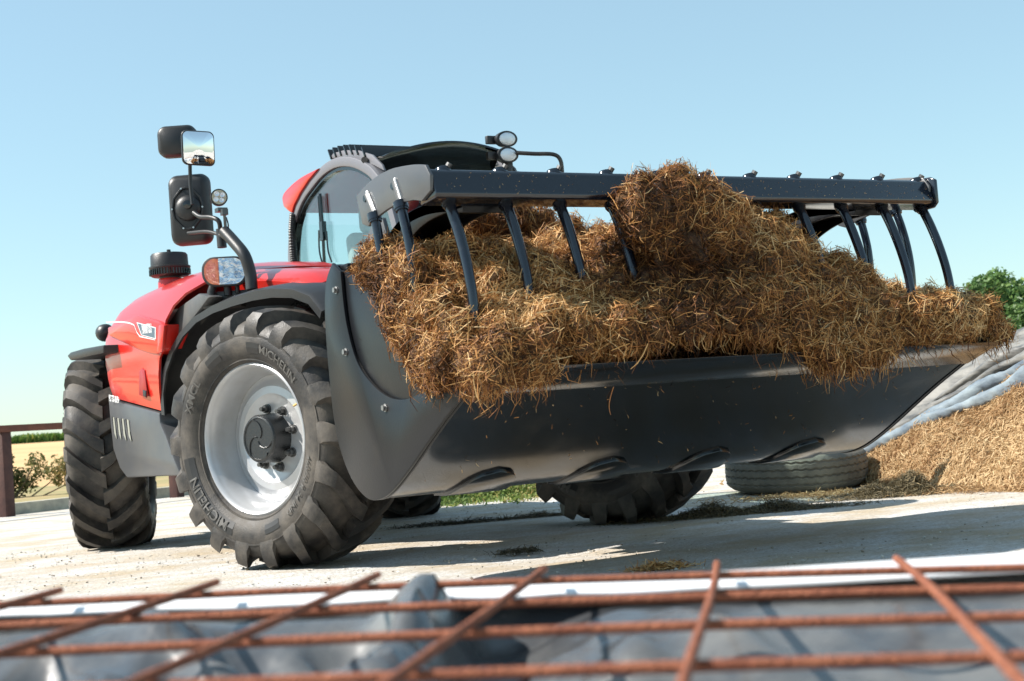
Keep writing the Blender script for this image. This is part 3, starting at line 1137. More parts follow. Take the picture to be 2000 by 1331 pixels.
F = [(i * n_ + k, i * n_ + (k + 1) % n_, (i + 1) * n_ + (k + 1) % n_, (i + 1) * n_ + k) for i in range(len(QS) - 1) for k in range(n_)]
F.append(tuple(range((len(QS) - 1) * n_, len(QS) * n_)))
gb.add(V, F).make('mirror_glass', 'mirror_glass', wm, smooth=60)
# small round work lamp on the stalk
LM = facing((-1.06, 0.4307, 1.835), 12, 0)
lo2 = [(.043 * math.cos(2 * PI * k / 28), .043 * math.sin(2 * PI * k / 28)) for k in range(28)]
wl = loft(B(), LM, [(scaled(lo2, .6), -.05), (scaled(lo2, .9), -.04), (scaled(lo2, 1.0), -.02), (scaled(lo2, 1.0), .005), (scaled(lo2, .93), .006)]).make('work_lamp', 'black_plastic', TH, smooth=40)
loft(B(), LM, [(scaled(lo2, .86), .003), (scaled(lo2, .85), .0075)]).make('lamp_face', 'amber_led', wl)
for k in range(4):
    a = 2 * PI * k / 4 + .6
    B().revolve([(.0, .014), (.003, .012), (.001, .006), (0, 0)], 14, LM @ Vector((.02 * math.cos(a), .02 * math.sin(a), .0075)), LM.to_3x3() @ Vector((0, 0, 1))).make('led', 'lamp_lens', wl, smooth=40)
b = B().box((-1.055, 0.4272, 1.7692), (.05, .05, .02)).cyl((-1.055, 0.3846, 1.7544), (-1.05, 0.3938, 1.6625), .008, 8).box((-1.055, 0.3851, 1.7519), (.03, .035, .03))
b.make('lamp_stem', 'dark_steel', wl, smooth=30)
cb = smoothpath([(-1.055, 0.3608, 1.7221), (-1.05, 0.3526, 1.6821), (-1.045, 0.3733, 1.6464), (-1.04, 0.3267, 1.6137)], 5)
B().tube(cb, .004, 6).make('lamp_cable', 'gloss_black', wl, smooth=40)

# ---- cab
ARCH = smoothpath([(2.50, 1.15), (2.53, 1.50), (2.535, 1.76), (2.50, 1.92), (2.42, 2.055), (2.26, 2.175), (2.055, 2.25), (1.89, 2.292), (1.72, 2.307), (1.57, 2.295), (1.42, 2.262),
                   (1.28, 2.21), (1.155, 2.143), (1.03, 2.03), (.93, 1.86), (.84, 1.6), (.78, 1.35), (.75, 1.15)], 4)
cab = B().sweep(ARCH, .062, .155, .225).make('cab', 'frame_grey', TH, bevel=.008)


def inset(path, d):
    P_ = [Vector(p) for p in path]
    out = []
    for i in range(len(P_)):
        t = (P_[min(i + 1, len(P_) - 1)] - P_[max(i - 1, 0)]).normalized()
        out.append(tuple(P_[i] + Vector((-t.y, t.x)) * d))
    return out


B().sweep(inset(ARCH, .060), .022, .17, .21).make('door_seal', 'gloss_black', cab)
gl = inset(ARCH, .075)
B().prism(gl, .186, .192).make('side_window', 'tinted_glass', cab)
B().sweep(ARCH, .062, 1.05, 1.12).make('side_frame', 'dark_metal', cab, bevel=.008)
B().prism(gl, 1.083, 1.089).make('side_window', 'tinted_glass', cab)
fr = inset(ARCH, .03)
k0 = next(i for i, p in enumerate(fr) if p[0] < 1.20)
k1 = next(i for i, p in enumerate(fr) if p[0] < 2.42 and p[1] > 1.9)
b = B()
seg = fr[k0:]
b.add([(x, y, z) for y, z in seg for x in (.225, 1.05)], [(2 * i, 2 * i + 1, 2 * i + 3, 2 * i + 2) for i in range(len(seg) - 1)])
b.make('windscreen', 'tinted_glass', cab, smooth=40)
seg = fr[:k1]
b = B().add([(x, y, z) for y, z in seg for x in (.225, 1.05)], [(2 * i, 2 * i + 1, 2 * i + 3, 2 * i + 2) for i in range(len(seg) - 1)])
b.make('rear_window', 'tinted_glass', cab, smooth=40)
b = B().box((.63, 1.6, 1.02), (1.0, 1.75, .36))
b.make('cab_base', 'black_plastic', cab, bevel=.03)
# roof skin and guard blades
seg = [p for p in ARCH if p[1] > 2.13 and 1.2 < p[0] < 2.45]
b = B().add([(x, y, z + .006) for y, z in seg for x in (.20, 1.08)], [(2 * i, 2 * i + 1, 2 * i + 3, 2 * i + 2) for i in range(len(seg) - 1)])
roof = b.make('roof', 'tinted_glass', cab, smooth=40)
gp = [(1.8134, 2.3276), (1.7536, 2.3517), (1.5995, 2.3406), (1.3952, 2.3002), (1.2031, 2.2346), (1.083, 2.1536), (1.0553, 2.112), (1.1659, 2.1601), (1.4029, 2.2548), (1.6587, 2.3106)]
B().prism(gp, .185, .20).make('guard_plate', 'frame_grey', roof, bevel=.003)
for q in ((1.7915, 2.3561), (1.7205, 2.3551), (1.6435, 2.3496), (1.5607, 2.3396), (1.4799, 2.3251), (1.4009, 2.3079), (1.3037, 2.2762)):
    rot = Matrix.Rotation(math.radians(-30), 3, 'X')
    B().box((.64, q[0], q[1] - .004), (.93, .012, .075), rot).make('guard_blade', 'gloss_black', roof, bevel=.002)
for x in (1.085,):
    B().prism(gp, x, x + .015).make('guard_plate', 'frame_grey', roof, bevel=.003)


def visor_pt(u, v):
    x = .20 + .84 * u
    bow = math.sin(PI * u)
    y0, z0 = 1.26, 2.15 + .02 * u
    y1, z1 = 1.10 - .03 * bow, 2.205 + .05 * u + .075 * bow ** 0.8
    return (x, y0 + (y1 - y0) * v, z0 + (z1 - z0) * v + .03 * math.sin(PI * v))


B().grid(visor_pt, 18, 6).make('roof_visor', 'gloss_black', roof, smooth=50, thick=.012)
B().box((.70, 1.10, 2.125), (.85, .03, .018)).make('visor_rail', 'frame_grey', roof, bevel=.003)
for k, (px, sc) in enumerate((((.80, 1.10, 2.10), 1), ((.90, 1.10, 2.105), 1), ((.98, 1.09, 2.11), 1), ((1.04, 1.09, 2.13), 1))):
    B().box(px, (.05, .06, .035), Matrix.Rotation(.3 * k, 3, 'Z')).make('hinge_block', 'dark_metal', roof, bevel=.004)
B().cyl((0.16, 1.2571, 2.2136), (0.2, 1.3405, 2.2305), .02, 12).make('guard_bolt', 'dark_steel', roof, smooth=30)
# red rear quarter of the roof
rq = smoothpath([(2.5085, 2.1402), (2.514, 2.21), (2.3991, 2.2483), (2.184, 2.2774), (1.8981, 2.2842)], 4) + [(2.0634, 2.2389), (2.2186, 2.1796), (2.3341, 2.1182), (2.3772, 2.0744), (2.4266, 2.096)]
B().prism(rq, .14, 1.1).make('roof_quarter', 'red_paint', cab, bevel=.012)
hose = [(0.15, 2.3692, 2.0697), (0.15, 2.4054, 1.9666), (0.15, 2.412, 1.8316), (0.15, 2.404, 1.7286)]
hp = smoothpath(hose, 14)
B().tube(hp, [.024 + .004 * (i % 2) for i in range(len(hp))], 10).make('corrugated_hose', 'black_plastic', cab, smooth=30)
# wiper on the side window
b = B().tube([(0.165, 1.9519, 2.1305), (0.165, 1.9462, 1.9298), (0.165, 1.9613, 1.6576)], .011, 8).tube([(0.172, 1.9945, 2.1214), (0.172, 1.9948, 1.8388)], .007, 6)
b.box((0.165, 1.945, 1.8904), (.03, .045, .12))
b.tube(smoothpath([(0.17, 2.0191, 1.9081), (0.17, 2.0336, 1.7786), (0.17, 1.9943, 1.6749)], 4), .006, 6).tube(smoothpath([(0.17, 1.901, 1.8838), (0.17, 1.8984, 1.7598), (0.17, 1.8557, 1.6827)], 4), .006, 6)
b.make('wiper', 'gloss_black', cab, smooth=40)
b = B().box((.66, 2.12, 1.62), (.46, .12, .58), Matrix.Rotation(-.15, 3, 'X')).box((.66, 1.9, 1.32), (.48, .5, .14)).box((.66, 2.17, 2.0), (.26, .08, .18))
b.make('driver_seat', 'seat_fabric', cab, bevel=.04, segs=3)
b = B().tube([(.62, 1.25, 1.2), (.62, 1.42, 1.66)], .035, 10)
ring = [(.62 + .19 * math.cos(a), 1.42 + .17 * math.sin(a), 1.66 - .08 * math.sin(a)) for a in np.linspace(0, 2 * PI, 28)]
b.tube(ring, .014, 8)
b.make('steering_wheel', 'black_plastic', cab, smooth=40)
# twin work lamps and mirror rail at the far front corner of the roof
ov = [(.070 * math.cos(2 * PI * k / 32), .050 * math.sin(2 * PI * k / 32)) for k in range(32)]
for px in ((1.05, 1.0803, 2.3314), (1.03, 1.0495, 2.2261)):
    m_ = facing(px, 5, -4)
    o = loft(B(), m_, [(scaled(ov, .55), -.08), (scaled(ov, .95), -.045), (ov, -.01), (ov, .006), (scaled(ov, .93), .009)]).make('roof_lamp', 'black_plastic', cab, smooth=40)
    loft(B(), m_, [(scaled(ov, .86), .004), (scaled(ov, .7), .013)]).make('lamp_lens', 'lamp_lens', o, smooth=50)
    B().box(m_ @ Vector((-.07, 0, -.06)), (.09, .03, .05)).make('lamp_bracket', 'dark_metal', o, bevel=.004)
b = B().box((1.05, 1.0954, 2.1495), (.05, .05, .16))
b.make('lamp_post', 'dark_metal', cab, bevel=.004)
rail = smoothpath([(1.08, 1.0336, 2.237), (1.18, 0.9761, 2.222), (1.28, 0.9297, 2.2123), (1.32, 0.9154, 2.1787), (1.33, 0.9182, 2.1063), (1.33, 0.9293, 1.9907)], 5)
B().tube(rail, .013, 10).make('mirror_rail', 'dark_metal', cab, smooth=40)
fm = smoothpath([(1.2, 1.1853, 1.9916), (1.22, 1.0762, 1.9508), (1.22, 1.0144, 1.8767), (1.22, 1.0227, 1.8208)], 4)
B().tube(fm, .016, 8).make('far_mirror_arm', 'dark_metal', cab, smooth=40)

# ================================================================== BUCKET
BX = 1.222
FLOOR = [(-2.42, .762), (-2.275, .700), (-2.10, .612), (-1.95, .528), (-1.80, .442), (-1.66, .372), (-1.56, .340), (-1.48, .333), (-1.40, .352), (-1.30, .418), (-1.22, .51), (-1.175, .63),
         (-1.155, .80), (-1.150, .98), (-1.165, 1.13), (-1.25, 1.275)]
FS = [FLOOR[1]] + smoothpath(FLOOR[1:], 4)[1:]


def shell(path, x0, x1, th):
    P_ = [Vector(p) for p in path]
    n = len(P_)
    out, inn = [], []
    for i in range(n):
        t = (P_[min(i + 1, n - 1)] - P_[max(i - 1, 0)]).normalized()
        nn = Vector((-t.y, t.x))
        out.append(tuple(P_[i]))
        inn.append(tuple(P_[i] + nn * th))
    return out + inn[::-1]


bucket = B().prism(shell(FS, -BX + .012, BX - .012, .014), -BX + .012, BX - .012).make('bucket', 'floor_paint', TH, smooth=25)
# cutting edge, a thicker plate with a step below the floor
ce = [(-2.262, .688), (-2.43, .752), (-2.445, .768), (-2.26, .722)]
B().prism(ce, -BX - .004, BX + .004).make('cutting_edge', 'floor_paint', bucket, bevel=.003)
# side plates: thick crescent bolted outside, inner wall 10 mm back
OUT = smoothpath([(-1.258, 1.280), (-1.19, 1.22), (-1.157, 1.134), (-1.145, 1.0), (-1.149, .85), (-1.163, .68), (-1.20, .55), (-1.272, .440), (-1.36, .368), (-1.46, .331), (-1.56, .336),
                  (-1.66, .368), (-1.80, .438), (-1.95, .524), (-2.10, .608), (-2.262, .690)], 4)
INN = smoothpath([(-2.20, .752), (-2.04, .730), (-1.86, .703), (-1.74, .706), (-1.65, .728), (-1.56, .768), (-1.46, .835), (-1.40, .91), (-1.355, 1.02), (-1.338, 1.12), (-1.332, 1.235)], 4)
for s in (-1, 1):
    pl = B().prism(OUT + INN, s * BX, s * (BX - .014)).make('side_plate', 'bucket_paint', bucket, bevel=.003)
    wall = OUT[6:] + [(-2.40, .768), (-2.2, .90), (-1.94, 1.03), (-1.755, 1.112), (-1.55, 1.18), (-1.30, 1.245)]
    B().prism([(y, z) for y, z in wall], s * (BX - .028), s * (BX - .016)).make('side_wall', 'bucket_paint', bucket, bevel=.002)
    for q in ((-1.2812, 1.1677), (-1.3325, 0.915), (-1.6531, 0.6781)):
        c0 = Vector((s * BX, q[0], q[1]))
        bo_ = B().cyl(c0, c0 + Vector((s * .003, 0, 0)), .016, 16).cyl(c0, c0 + Vector((s * .014, 0, 0)), .0115, 6)
        bo_.make('bolt', 'bolt_zinc', bucket, smooth=30)
# top edge tube and back gussets
B().box((0, -1.285, 1.245), (2 * BX - .06, .10, .05)).make('top_rail', 'bucket_paint', bucket, bevel=.008)
b = B().prism([(-1.16, .45), (-1.16, 1.2), (-1.06, 1.1), (-1.06, .55)], -.5, -.46).prism([(-1.16, .45), (-1.16, 1.2), (-1.06, 1.1), (-1.06, .55)], .46, .5)
b.make('back_rib', 'bucket_paint', bucket, bevel=.004)


# wear shoes wrapped round the heel
def on_floor(s):
    """point and outward normal at distance s from the heel towards the lip"""
    path = [(-1.48, .333), (-1.56, .340), (-1.66, .372), (-1.80, .442), (-1.95, .528), (-2.10, .612)]
    acc = 0
    for (a, c) in zip(path, path[1:]):
        A, C_ = Vector(a), Vector(c)
        L_ = (C_ - A).length
        if s <= acc + L_ or c == path[-1]:
            t = (C_ - A).normalized()
            p = A + t * (s - acc)
            return p, Vector((t.y, -t.x)) if Vector((t.y, -t.x)).y < 0 else Vector((-t.y, t.x))
        acc += L_


for xc in (-.80, -.265, .27, .81):
    hw_, Ls, th = .130, .28, .016
    n = 14
    V, F = [], []
    for i in range(n + 1):
        s_ = -.06 + (Ls + .06) * i / n
        q = max(0.0, (s_ - .08) / (Ls - .08))
        wv = hw_ * math.sqrt(max(0.0006, 1 - q ** 2.2))
        p, nn = on_floor(max(s_, 0.0))
        if s_ < 0:
            p = Vector((p.x - s_, p.y + .004))
        for x in (-wv, wv):
            V.append((xc + x, p.x - nn.x * .004, p.y - nn.y * .004))
            V.append((xc + x, p.x + nn.x * th, p.y + nn.y * th))
    for i in range(n):
        a, c = i * 4, (i + 1) * 4
        F += [(a + 1, a + 3, c + 3, c + 1), (a, a + 1, c + 1, c), (a + 2, c + 2, c + 3, a + 3)]
    F += [(0, 2, 3, 1), (n * 4, n * 4 + 1, n * 4 + 3, n * 4 + 2)]
    B().add(V, F).make('wear_shoe', 'floor_paint', bucket, bevel=.004, smooth=40)

# ================================================================== GRAPPLE
beam_sec = [(-2.182, 1.404), (-2.172, 1.388), (-2.06, 1.378), (-2.045, 1.392), (-2.045, 1.486), (-2.06, 1.498), (-2.140, 1.496), (-2.154, 1.484)]
grap = B().prism(beam_sec, -1.2215, 1.2055).make('grapple', 'beam_paint', TH, bevel=.006, segs=3)
B().prism([(-2.19, 1.392), (-2.165, 1.372), (-2.06, 1.368), (-2.03, 1.40), (-2.05, 1.50), (-2.08, 1.510), (-2.16, 1.507), (-2.19, 1.492)], 1.207, 1.225).make('end_cap', 'beam_paint', grap, bevel=.005)
EP = smoothpath([(-1.557, 1.497), (-1.64, 1.523), (-1.739, 1.541), (-1.85, 1.547), (-1.954, 1.540), (-2.06, 1.527), (-2.140, 1.511)], 3) + [(-2.172, 1.470), (-2.165, 1.415), (-2.094, 1.390)] + \
    smoothpath([(-2.03, 1.404), (-1.933, 1.411), (-1.86, 1.409), (-1.791, 1.402), (-1.70, 1.386), (-1.643, 1.368)], 3) + [(-1.594, 1.385)]
B().prism(EP, -1.236, -1.222).make('end_plate', 'grey_paint', grap, bevel=.003)
B().prism([(y, z - .004) for y, z in EP], 1.190, 1.204).make('end_plate', 'grey_paint', grap, bevel=.003)


def tine(x, pts, r0, r1, name='tine', collar=True):
    path = smoothpath([(x, y, z) for y, z in pts], 5)
    m = len(path)
    rr = [r0 + (r1 - r0) * (i / (m - 1)) ** 1.5 for i in range(m)]
    t = B().tube(path, rr, 12)
    o = t.make(name, 'beam_paint', grap, smooth=40)
    if collar:
        d = (Vector(path[1]) - Vector(path[0])).normalized()
        c0 = Vector(path[0])
        cb_ = B().tube([c0 - d * .005, c0 + d * .022], .0275, 14).tube([c0 + d * .020, c0 + d * .030], .0245, 14)
        cb_.make('tine_collar', 'beam_paint', o, smooth=30)
    return o


TX = [-1.134 + .2333 * k for k in range(11)]
for k, x in enumerate(TX):
    tine(x, [(-2.103, 1.392), (-2.150, 1.30), (-2.193, 1.19), (-2.222, 1.08), (-2.234, .97), (-2.232, .86), (-2.215, .78)], .0200, .0165)
    # upper end of each tine clamped through the beam
    c0 = Vector((x - .012, -2.105, 1.488))
    st_ = B().revolve([(-.01, .030), (.014, .029), (.022, .024), (.026, .0)], 18, c0, (0, .25, 1)).make('tine_boss', 'beam_paint', grap, smooth=40)
    B().cyl(c0 + Vector((.012, -.010, .018)), c0 + Vector((.020, -.018, .034)), .012, 8).make('tine_pin', 'dark_steel', grap, smooth=30)
for s in (-1, 1):
    for (p0, pts) in (((-1.648, 1.488), [(-1.706, 1.403), (-1.727, 1.32), (-1.741, 1.243), (-1.745, 1.14), (-1.74, 1.05)]),
                      ((-1.888, 1.494), [(-1.928, 1.409), (-1.962, 1.31), (-1.985, 1.21), (-1.994, 1.12), (-1.992, 1.02)])):
        x = s * 1.236 if s < 0 else 1.222
        tine(x, pts, .0185, .016)
        B().tube([(x - s * .004, p0[0], p0[1]), (x - s * .004, pts[0][0], pts[0][1])], .0125, 10).make('tine_shank', 'grey_paint', grap, smooth=40)
        # weld bead beside the shank
        wb = [(x + s * .003, p0[0] - .004 + (pts[0][0] - p0[0]) * t - .011, p0[1] + .012 + (pts[0][1] - p0[1]) * t) for t in np.linspace(0, 1, 16)]
        B().tube(wb, [.0055 + .002 * (i % 2) for i in range(16)], 6).make('weld_bead', 'weld', grap, smooth=40)
        B().cyl((x + s * .004, p0[0] + .012, p0[1] - .012), (x - s * .01, p0[0] + .012, p0[1] - .012), .013, 10).make('shank_pin', 'gloss_black', grap, smooth=30)
    # hinged arm from the beam back to the pivot on the bucket
    ap = smoothpath([(-2.06, 1.40), (-1.90, 1.425), (-1.74, 1.435), (-1.58, 1.42), (-1.44, 1.37), (-1.34, 1.30)], 4)
    b = B().sweep(ap[::-1], .045, s * .86, s * 1.05)
    lowp = smoothpath([(-2.06, 1.372), (-1.90, 1.375), (-1.74, 1.36), (-1.60, 1.315), (-1.50, 1.25), (-1.43, 1.17), (-1.33, 1.24)], 4)
    b.prism(ap + [(-1.30, 1.26)] + lowp[::-1][1:], s * .86, s * .874)
    b.prism(ap + [(-1.30, 1.26)] + lowp[::-1][1:], s * 1.036, s * 1.05)
    b.make('arm', 'bucket_paint', grap, bevel=.003)
    ear = [(-1.20, 1.24), (-1.24, 1.31), (-1.40, 1.44), (-1.47, 1.43), (-1.50, 1.36), (-1.44, 1.24)]
    B().prism(ear, s * 1.07, s * 1.09).make('pivot_ear', 'grey_paint', bucket, bevel=.004)
    B().cyl((s * 1.06, -1.30, 1.295), (s * 1.125, -1.30, 1.295), .020, 14).make('pivot_pin', 'steel', bucket, smooth=30)
    B().tube([(s * 1.0, -1.36, 1.20), (s * 1.0, -1.60, 1.33)], .025, 12).make('grapple_cylinder', 'beam_paint', grap, smooth=40)

# ================================================================== LOAD
blobs = []


def blob(p, r, sx=1.0, sy=1.0, sz=1.0):
    r = r - .028
    blobs.append((p[0], p[1], p[2], r * sx, r * sy, r * sz))


# body of the heap: profiles (ridge, mid, brow, belly, bottom) at stations across the bucket
ST = [(-1.19, (-1.46, 1.16), (-1.70, 1.12), (-2.04, 1.04), (-2.32, .90), (-2.38, .72)),
      (-1.10, (-1.52, 1.24), (-1.76, 1.20), (-2.10, 1.06), (-2.36, .90), (-2.42, .73)),
      (-.90, (-1.60, 1.27), (-1.86, 1.22), (-2.16, 1.08), (-2.37, .92), (-2.42, .745)),
      (-.66, (-1.60, 1.26), (-1.86, 1.20), (-2.17, 1.03), (-2.38, .92), (-2.43, .76)),
      (-.48, (-1.62, 1.26), (-1.88, 1.21), (-2.18, 1.06), (-2.38, .93), (-2.43, .775)),
      (-.30, (-1.70, 1.27), (-1.95, 1.26), (-2.22, 1.18), (-2.38, .95), (-2.43, .785)),
      (-.08, (-1.80, 1.31), (-2.02, 1.32), (-2.25, 1.22), (-2.39, .96), (-2.43, .785)),
      (.15, (-1.84, 1.35), (-2.04, 1.34), (-2.24, 1.22), (-2.40, .96), (-2.44, .74)),
      (.36, (-1.84, 1.33), (-2.03, 1.30), (-2.22, 1.17), (-2.41, .95), (-2.45, .71)),
      (.54, (-1.82, 1.24), (-2.00, 1.21), (-2.20, 1.11), (-2.41, .93), (-2.45, .705)),
      (.73, (-1.78, 1.12), (-1.98, 1.09), (-2.18, 1.01), (-2.39, .91), (-2.44, .735)),
      (.95, (-1.70, 1.00), (-1.95, .98), (-2.16, .94), (-2.36, .88), (-2.42, .755)),
      (1.15, (-1.62, .96), (-1.92, .95), (-2.16, .94), (-2.35, .88), (-2.41, .765)),
      (1.29, (-1.80, .90), (-2.00, .90), (-2.18, .90), (-2.32, .85), (-2.36, .78))]
SX = np.array([q[0] for q in ST])
SP = np.array([[c for pt in q[1:] for c in pt] for q in ST])
nc, prof_n = 70, None
bv, bf = [], []
for i in range(nc + 1):
    x = -1.125 + 2.37 * i / nc
    row = [np.interp(x, SX, SP[:, k]) for k in range(10)]
    row[9] += .05 + .03 * min(1, max(0, (x + .8) * 2)) - .055 * math.exp(-((x - .36) / .30) ** 2)
    row[6] -= .04
    row[8] -= .045
    pts = [(row[2 * k], row[2 * k + 1]) for k in range(5)]
    back = (pts[0][0] + .22, pts[0][1] - .12)
    cur = smoothpath([back] + pts, 5) + [(-2.25, row[9] + .01), (-1.9, .70), (back[0], .75)]
    prof_n = len(cur)
    bv += [(x, y, z) for y, z in cur]
for i in range(nc):
    for k in range(prof_n):
        k2 = (k + 1) % prof_n
        bf.append((i * prof_n + k, i * prof_n + k2, (i + 1) * prof_n + k2, (i + 1) * prof_n + k))
bf += [tuple(range(prof_n))[::-1], tuple(range(nc * prof_n, (nc + 1) * prof_n))]
heap_body = (bv, bf)
# clods breaking the surface
crng = np.random.default_rng(5)
for k in range(270):
    x = crng.uniform(-1.02, 1.16)
    row = [np.interp(x, SX, SP[:, j]) for j in range(10)]
    pts = np.array([(row[2 * j], row[2 * j + 1]) for j in range(5)])
    t = crng.uniform(0, 3.1)
    j = int(t)
    y, z = pts[j] + (pts[j + 1] - pts[j]) * (t - j)
    r = crng.uniform(.030, .100) * (1 if t < 2.2 else .7) + .028
    blob((x, y + .01, z - .012), r, crng.uniform(.9, 1.6), crng.uniform(.8, 1.2), crng.uniform(.7, 1.1))
# ragged underside of the overhang
for k in range(26):
    x = -1.05 + 2.25 * k / 25 + crng.normal(0, .02)
    zb = np.interp(x, SX, SP[:, 9])
    blob((x, -2.40 + crng.normal(0, .012) - .03, zb + .135 - .05 * math.exp(-((x - .36) / .30) ** 2) + crng.uniform(-.035, .03)), crng.uniform(.03, .055) + .028, 1.3, .7, 1.0)
for p_, r_ in (((-1.16, -2.30, .80), .10), ((-1.10, -2.38, .80), .10), ((-1.0, -2.42, .80), .095), ((-1.19, -2.2, .86), .11), ((-1.18, -2.05, .97), .12), ((-1.205, -2.455, .79), .075), ((-1.17, -1.9, 1.04), .11), ((-1.16, -1.72, 1.10), .11)):
    blob(p_, r_ + .02, 1.0, 1.0, 1.0)
for p_, r_ in (((1.18, -2.28, .89), .085), ((1.26, -2.32, .86), .08), ((1.33, -2.35, .825), .07), ((1.12, -2.40, .87), .075), ((1.22, -2.12, .90), .08), ((1.02, -2.42, .86), .08), ((.90, -2.43, .86), .085), ((.80, -2.43, .86), .085), ((1.0, -2.3, .92), .085)):
    blob(p_, r_ + .024, 1.1, .9, 1.0)
# far ridge on the left
for p, r in (((-0.6704, -1.48, 1.4168), .10), ((-0.5272, -1.46, 1.399), .12), ((-0.3934, -1.46, 1.3668), .11), ((-0.2178, -1.46, 1.3381), .11), ((-0.0894, -1.5, 1.3208), .10), ((-0.7793, -1.45, 1.3416), .09)):
    blob(p, r, 1.3, .9, .9)
# load spilling over the near side plate
for p, r in (((-1.2, -1.5069, 1.2048), .075), ((-1.19, -1.6162, 1.2106), .105), ((-1.18, -1.7484, 1.1934), .12), ((-1.2, -1.8821, 1.1104), .12), ((-1.21, -1.9478, 1.0096), .12), ((-1.21, -1.9851, 0.9134), .12),
             ((-1.21, -2.039, 0.8263), .115), ((-1.2, -2.1004, 0.7669), .09)):
    blob(p, r, .85, 1.15, 1.0)
# lump lying on the beam
for p, r in (((-0.2531, -2.27, 1.3469), .155), ((-0.3802, -2.28, 1.3347), .13), ((-0.1173, -2.28, 1.3266), .145), ((-0.1949, -2.25, 1.4154), .11), ((-0.3554, -2.25, 1.4133), .085), ((-0.0433, -2.26, 1.4098), .085), ((0.0097, -2.26, 1.3206), .10), ((-0.4049, -2.27, 1.2498), .10),
             ((-0.1074, -2.27, 1.2298), .13), ((-0.2595, -2.26, 1.2123), .15), ((0.0671, -2.14, 1.3197), .14), ((0.1971, -2.1, 1.2643), .12)):
    blob(p, r, 1.1, .8, 1.0)
load_core = lump_heap('manure_load', blobs, .017, ((.012, 14, 1), (.020, 34, 2), (.016, 76, 3)), 'manure_core', body=heap_body)
tag(load_core, 'heap of brown strawy manure piled in the bucket and hanging over its lip', 'manure', kind='stuff')


def dress(core, n, Lr, Wr, material, name, seed, hang=0.0, up=0.02, tbase=0.45, tvar=0.25, zmin=-9, parent=None, spread=0.5, clump=9.0, bend=.3, tf=4.5):
    V, T = tri_arrays(core.data)
    P, N = surface_samples(V, T, n)
    keep = P[:, 2] > zmin
    P, N = P[keep], N[keep]
    n = len(P)
    # combed direction, coherent within a clump
    ref = np.stack([wob(P, clump, seed), wob(P, clump, seed + 1), wob(P, clump, seed + 2)], 1) + rng.normal(size=(n, 3)) * spread
    D = ref - N * np.sum(ref * N, 1, keepdims=True)
    D /= np.linalg.norm(D, axis=1, keepdims=True) + 1e-9
    steep = np.clip(1 - N[:, 2] * 1.3, 0, 1)
    D = D * (1 - hang * steep * 0.6)[:, None] + np.array([0, 0, -1.0]) * (hang * steep * rng.random(n))[:, None]
    D += N * (rng.normal(0.10, 0.30, n))[:, None]
    L = rng.uniform(*Lr, n) * (0.7 + 0.6 * rng.random(n))
    W = rng.uniform(*Wr, n)
    P = P + N * (rng.random(n) * up)[:, None]
    t = tbase + tvar * wob(P, tf, 29) * 0.7 + 0.12 * wob(P, tf * 3.6, 30) + rng.normal(0, 0.22, n)
    return ribbons(name, P, D, N, L, W, t, material, parent, 'stuff', bend=bend)


dress(load_core, 150000, (.010, .032), (.0018, .0044), 'straw', 'chaff', 3, hang=.1, up=.014, tbase=.36, tvar=.55, parent=load_core, spread=2.0, clump=13, bend=.15, tf=8.0)
dress(load_core, 75000, (.030, .085), (.0015, .0034), 'straw', 'straw_strands', 13, hang=.30, up=.030, tbase=.56, tvar=.36, parent=load_core, spread=1.5, clump=13, bend=.16, tf=8.0)
# longer wisps hanging from the underside of the overhang
V, T = tri_arrays(load_core.data)
P, N = surface_samples(V, T, 60000)
k = (N[:, 2] < -0.25) & ((P[:, 1] < -2.22) | (P[:, 0] < -1.23)) & (P[:, 2] < .95)
P, N = P[k][:5200], N[k][:5200]
n = len(P)
L = rng.uniform(.03, .10, n) * (0.5 + rng.random(n) ** 2)
P[:, 2] -= L * .38
D = np.stack([rng.normal(0, .28, n), rng.normal(0, .28, n), -np.ones(n)], 1)
ribbons('hanging_straw', P, D, N, L, rng.uniform(.002, .0042, n), .42 + rng.normal(0, .25, n), 'straw', load_core, 'stuff', bend=.8, stations=4)
# stray straws stuck to the paint
n = 900
P = np.stack([rng.uniform(-1.15, 1.15, n), np.zeros(n), np.zeros(n)], 1)
tt = rng.random(n) ** 1.6
P[:, 1] = -2.27 + tt * .62
P[:, 2] = .694 - tt * .345
keep = rng.random(n) < .16
P = P[keep]
n = len(P)
ribbons('stuck_straw', P, rng.normal(size=(n, 3)), np.tile([0, -.5, -.85], (n, 1)), rng.uniform(.004, .02, n), rng.uniform(.0015, .003, n), .7 + rng.normal(0, .2, n), 'straw', load_core, 'stuff')
n = 260
zz_ = rng.uniform(1.405, 1.483, n)
P = np.stack([rng.uniform(-1.2, 1.2, n), -2.184 + (zz_ - 1.404) * .35, zz_], 1)
ribbons('beam_straw', P, rng.normal(size=(n, 3)) * [1, .1, 1], np.tile([0, -1., 0], (n, 1)), rng.uniform(.002, .008, n), rng.uniform(.0008, .0014, n), .8 + rng.normal(0, .2, n), 'straw', load_core, 'stuff')
# a small tuft caught on the second wear shoe, and its thread
c0 = np.array((-0.3063, -1.72, 0.4398))
n = 45
ribbons('caught_tuft', c0 + rng.normal(size=(n, 3)) * [.018, .008, .018], rng.normal(size=(n, 3)), np.tile([0, -1., -.5], (n, 1)), rng.uniform(.03, .07, n), rng.uniform(.002, .004, n),
        .65 + rng.normal(0, .2, n), 'straw', load_core, 'stuff', bend=.8)
B().tube(smoothpath([(-0.6037, -2.3, 0.7239), (-0.545, -2.15, 0.6262), (-0.4048, -1.95, 0.5487), (-0.3273, -1.76, 0.4486)], 6), .0016, 5).make('hanging_thread', 'wood', load_core)

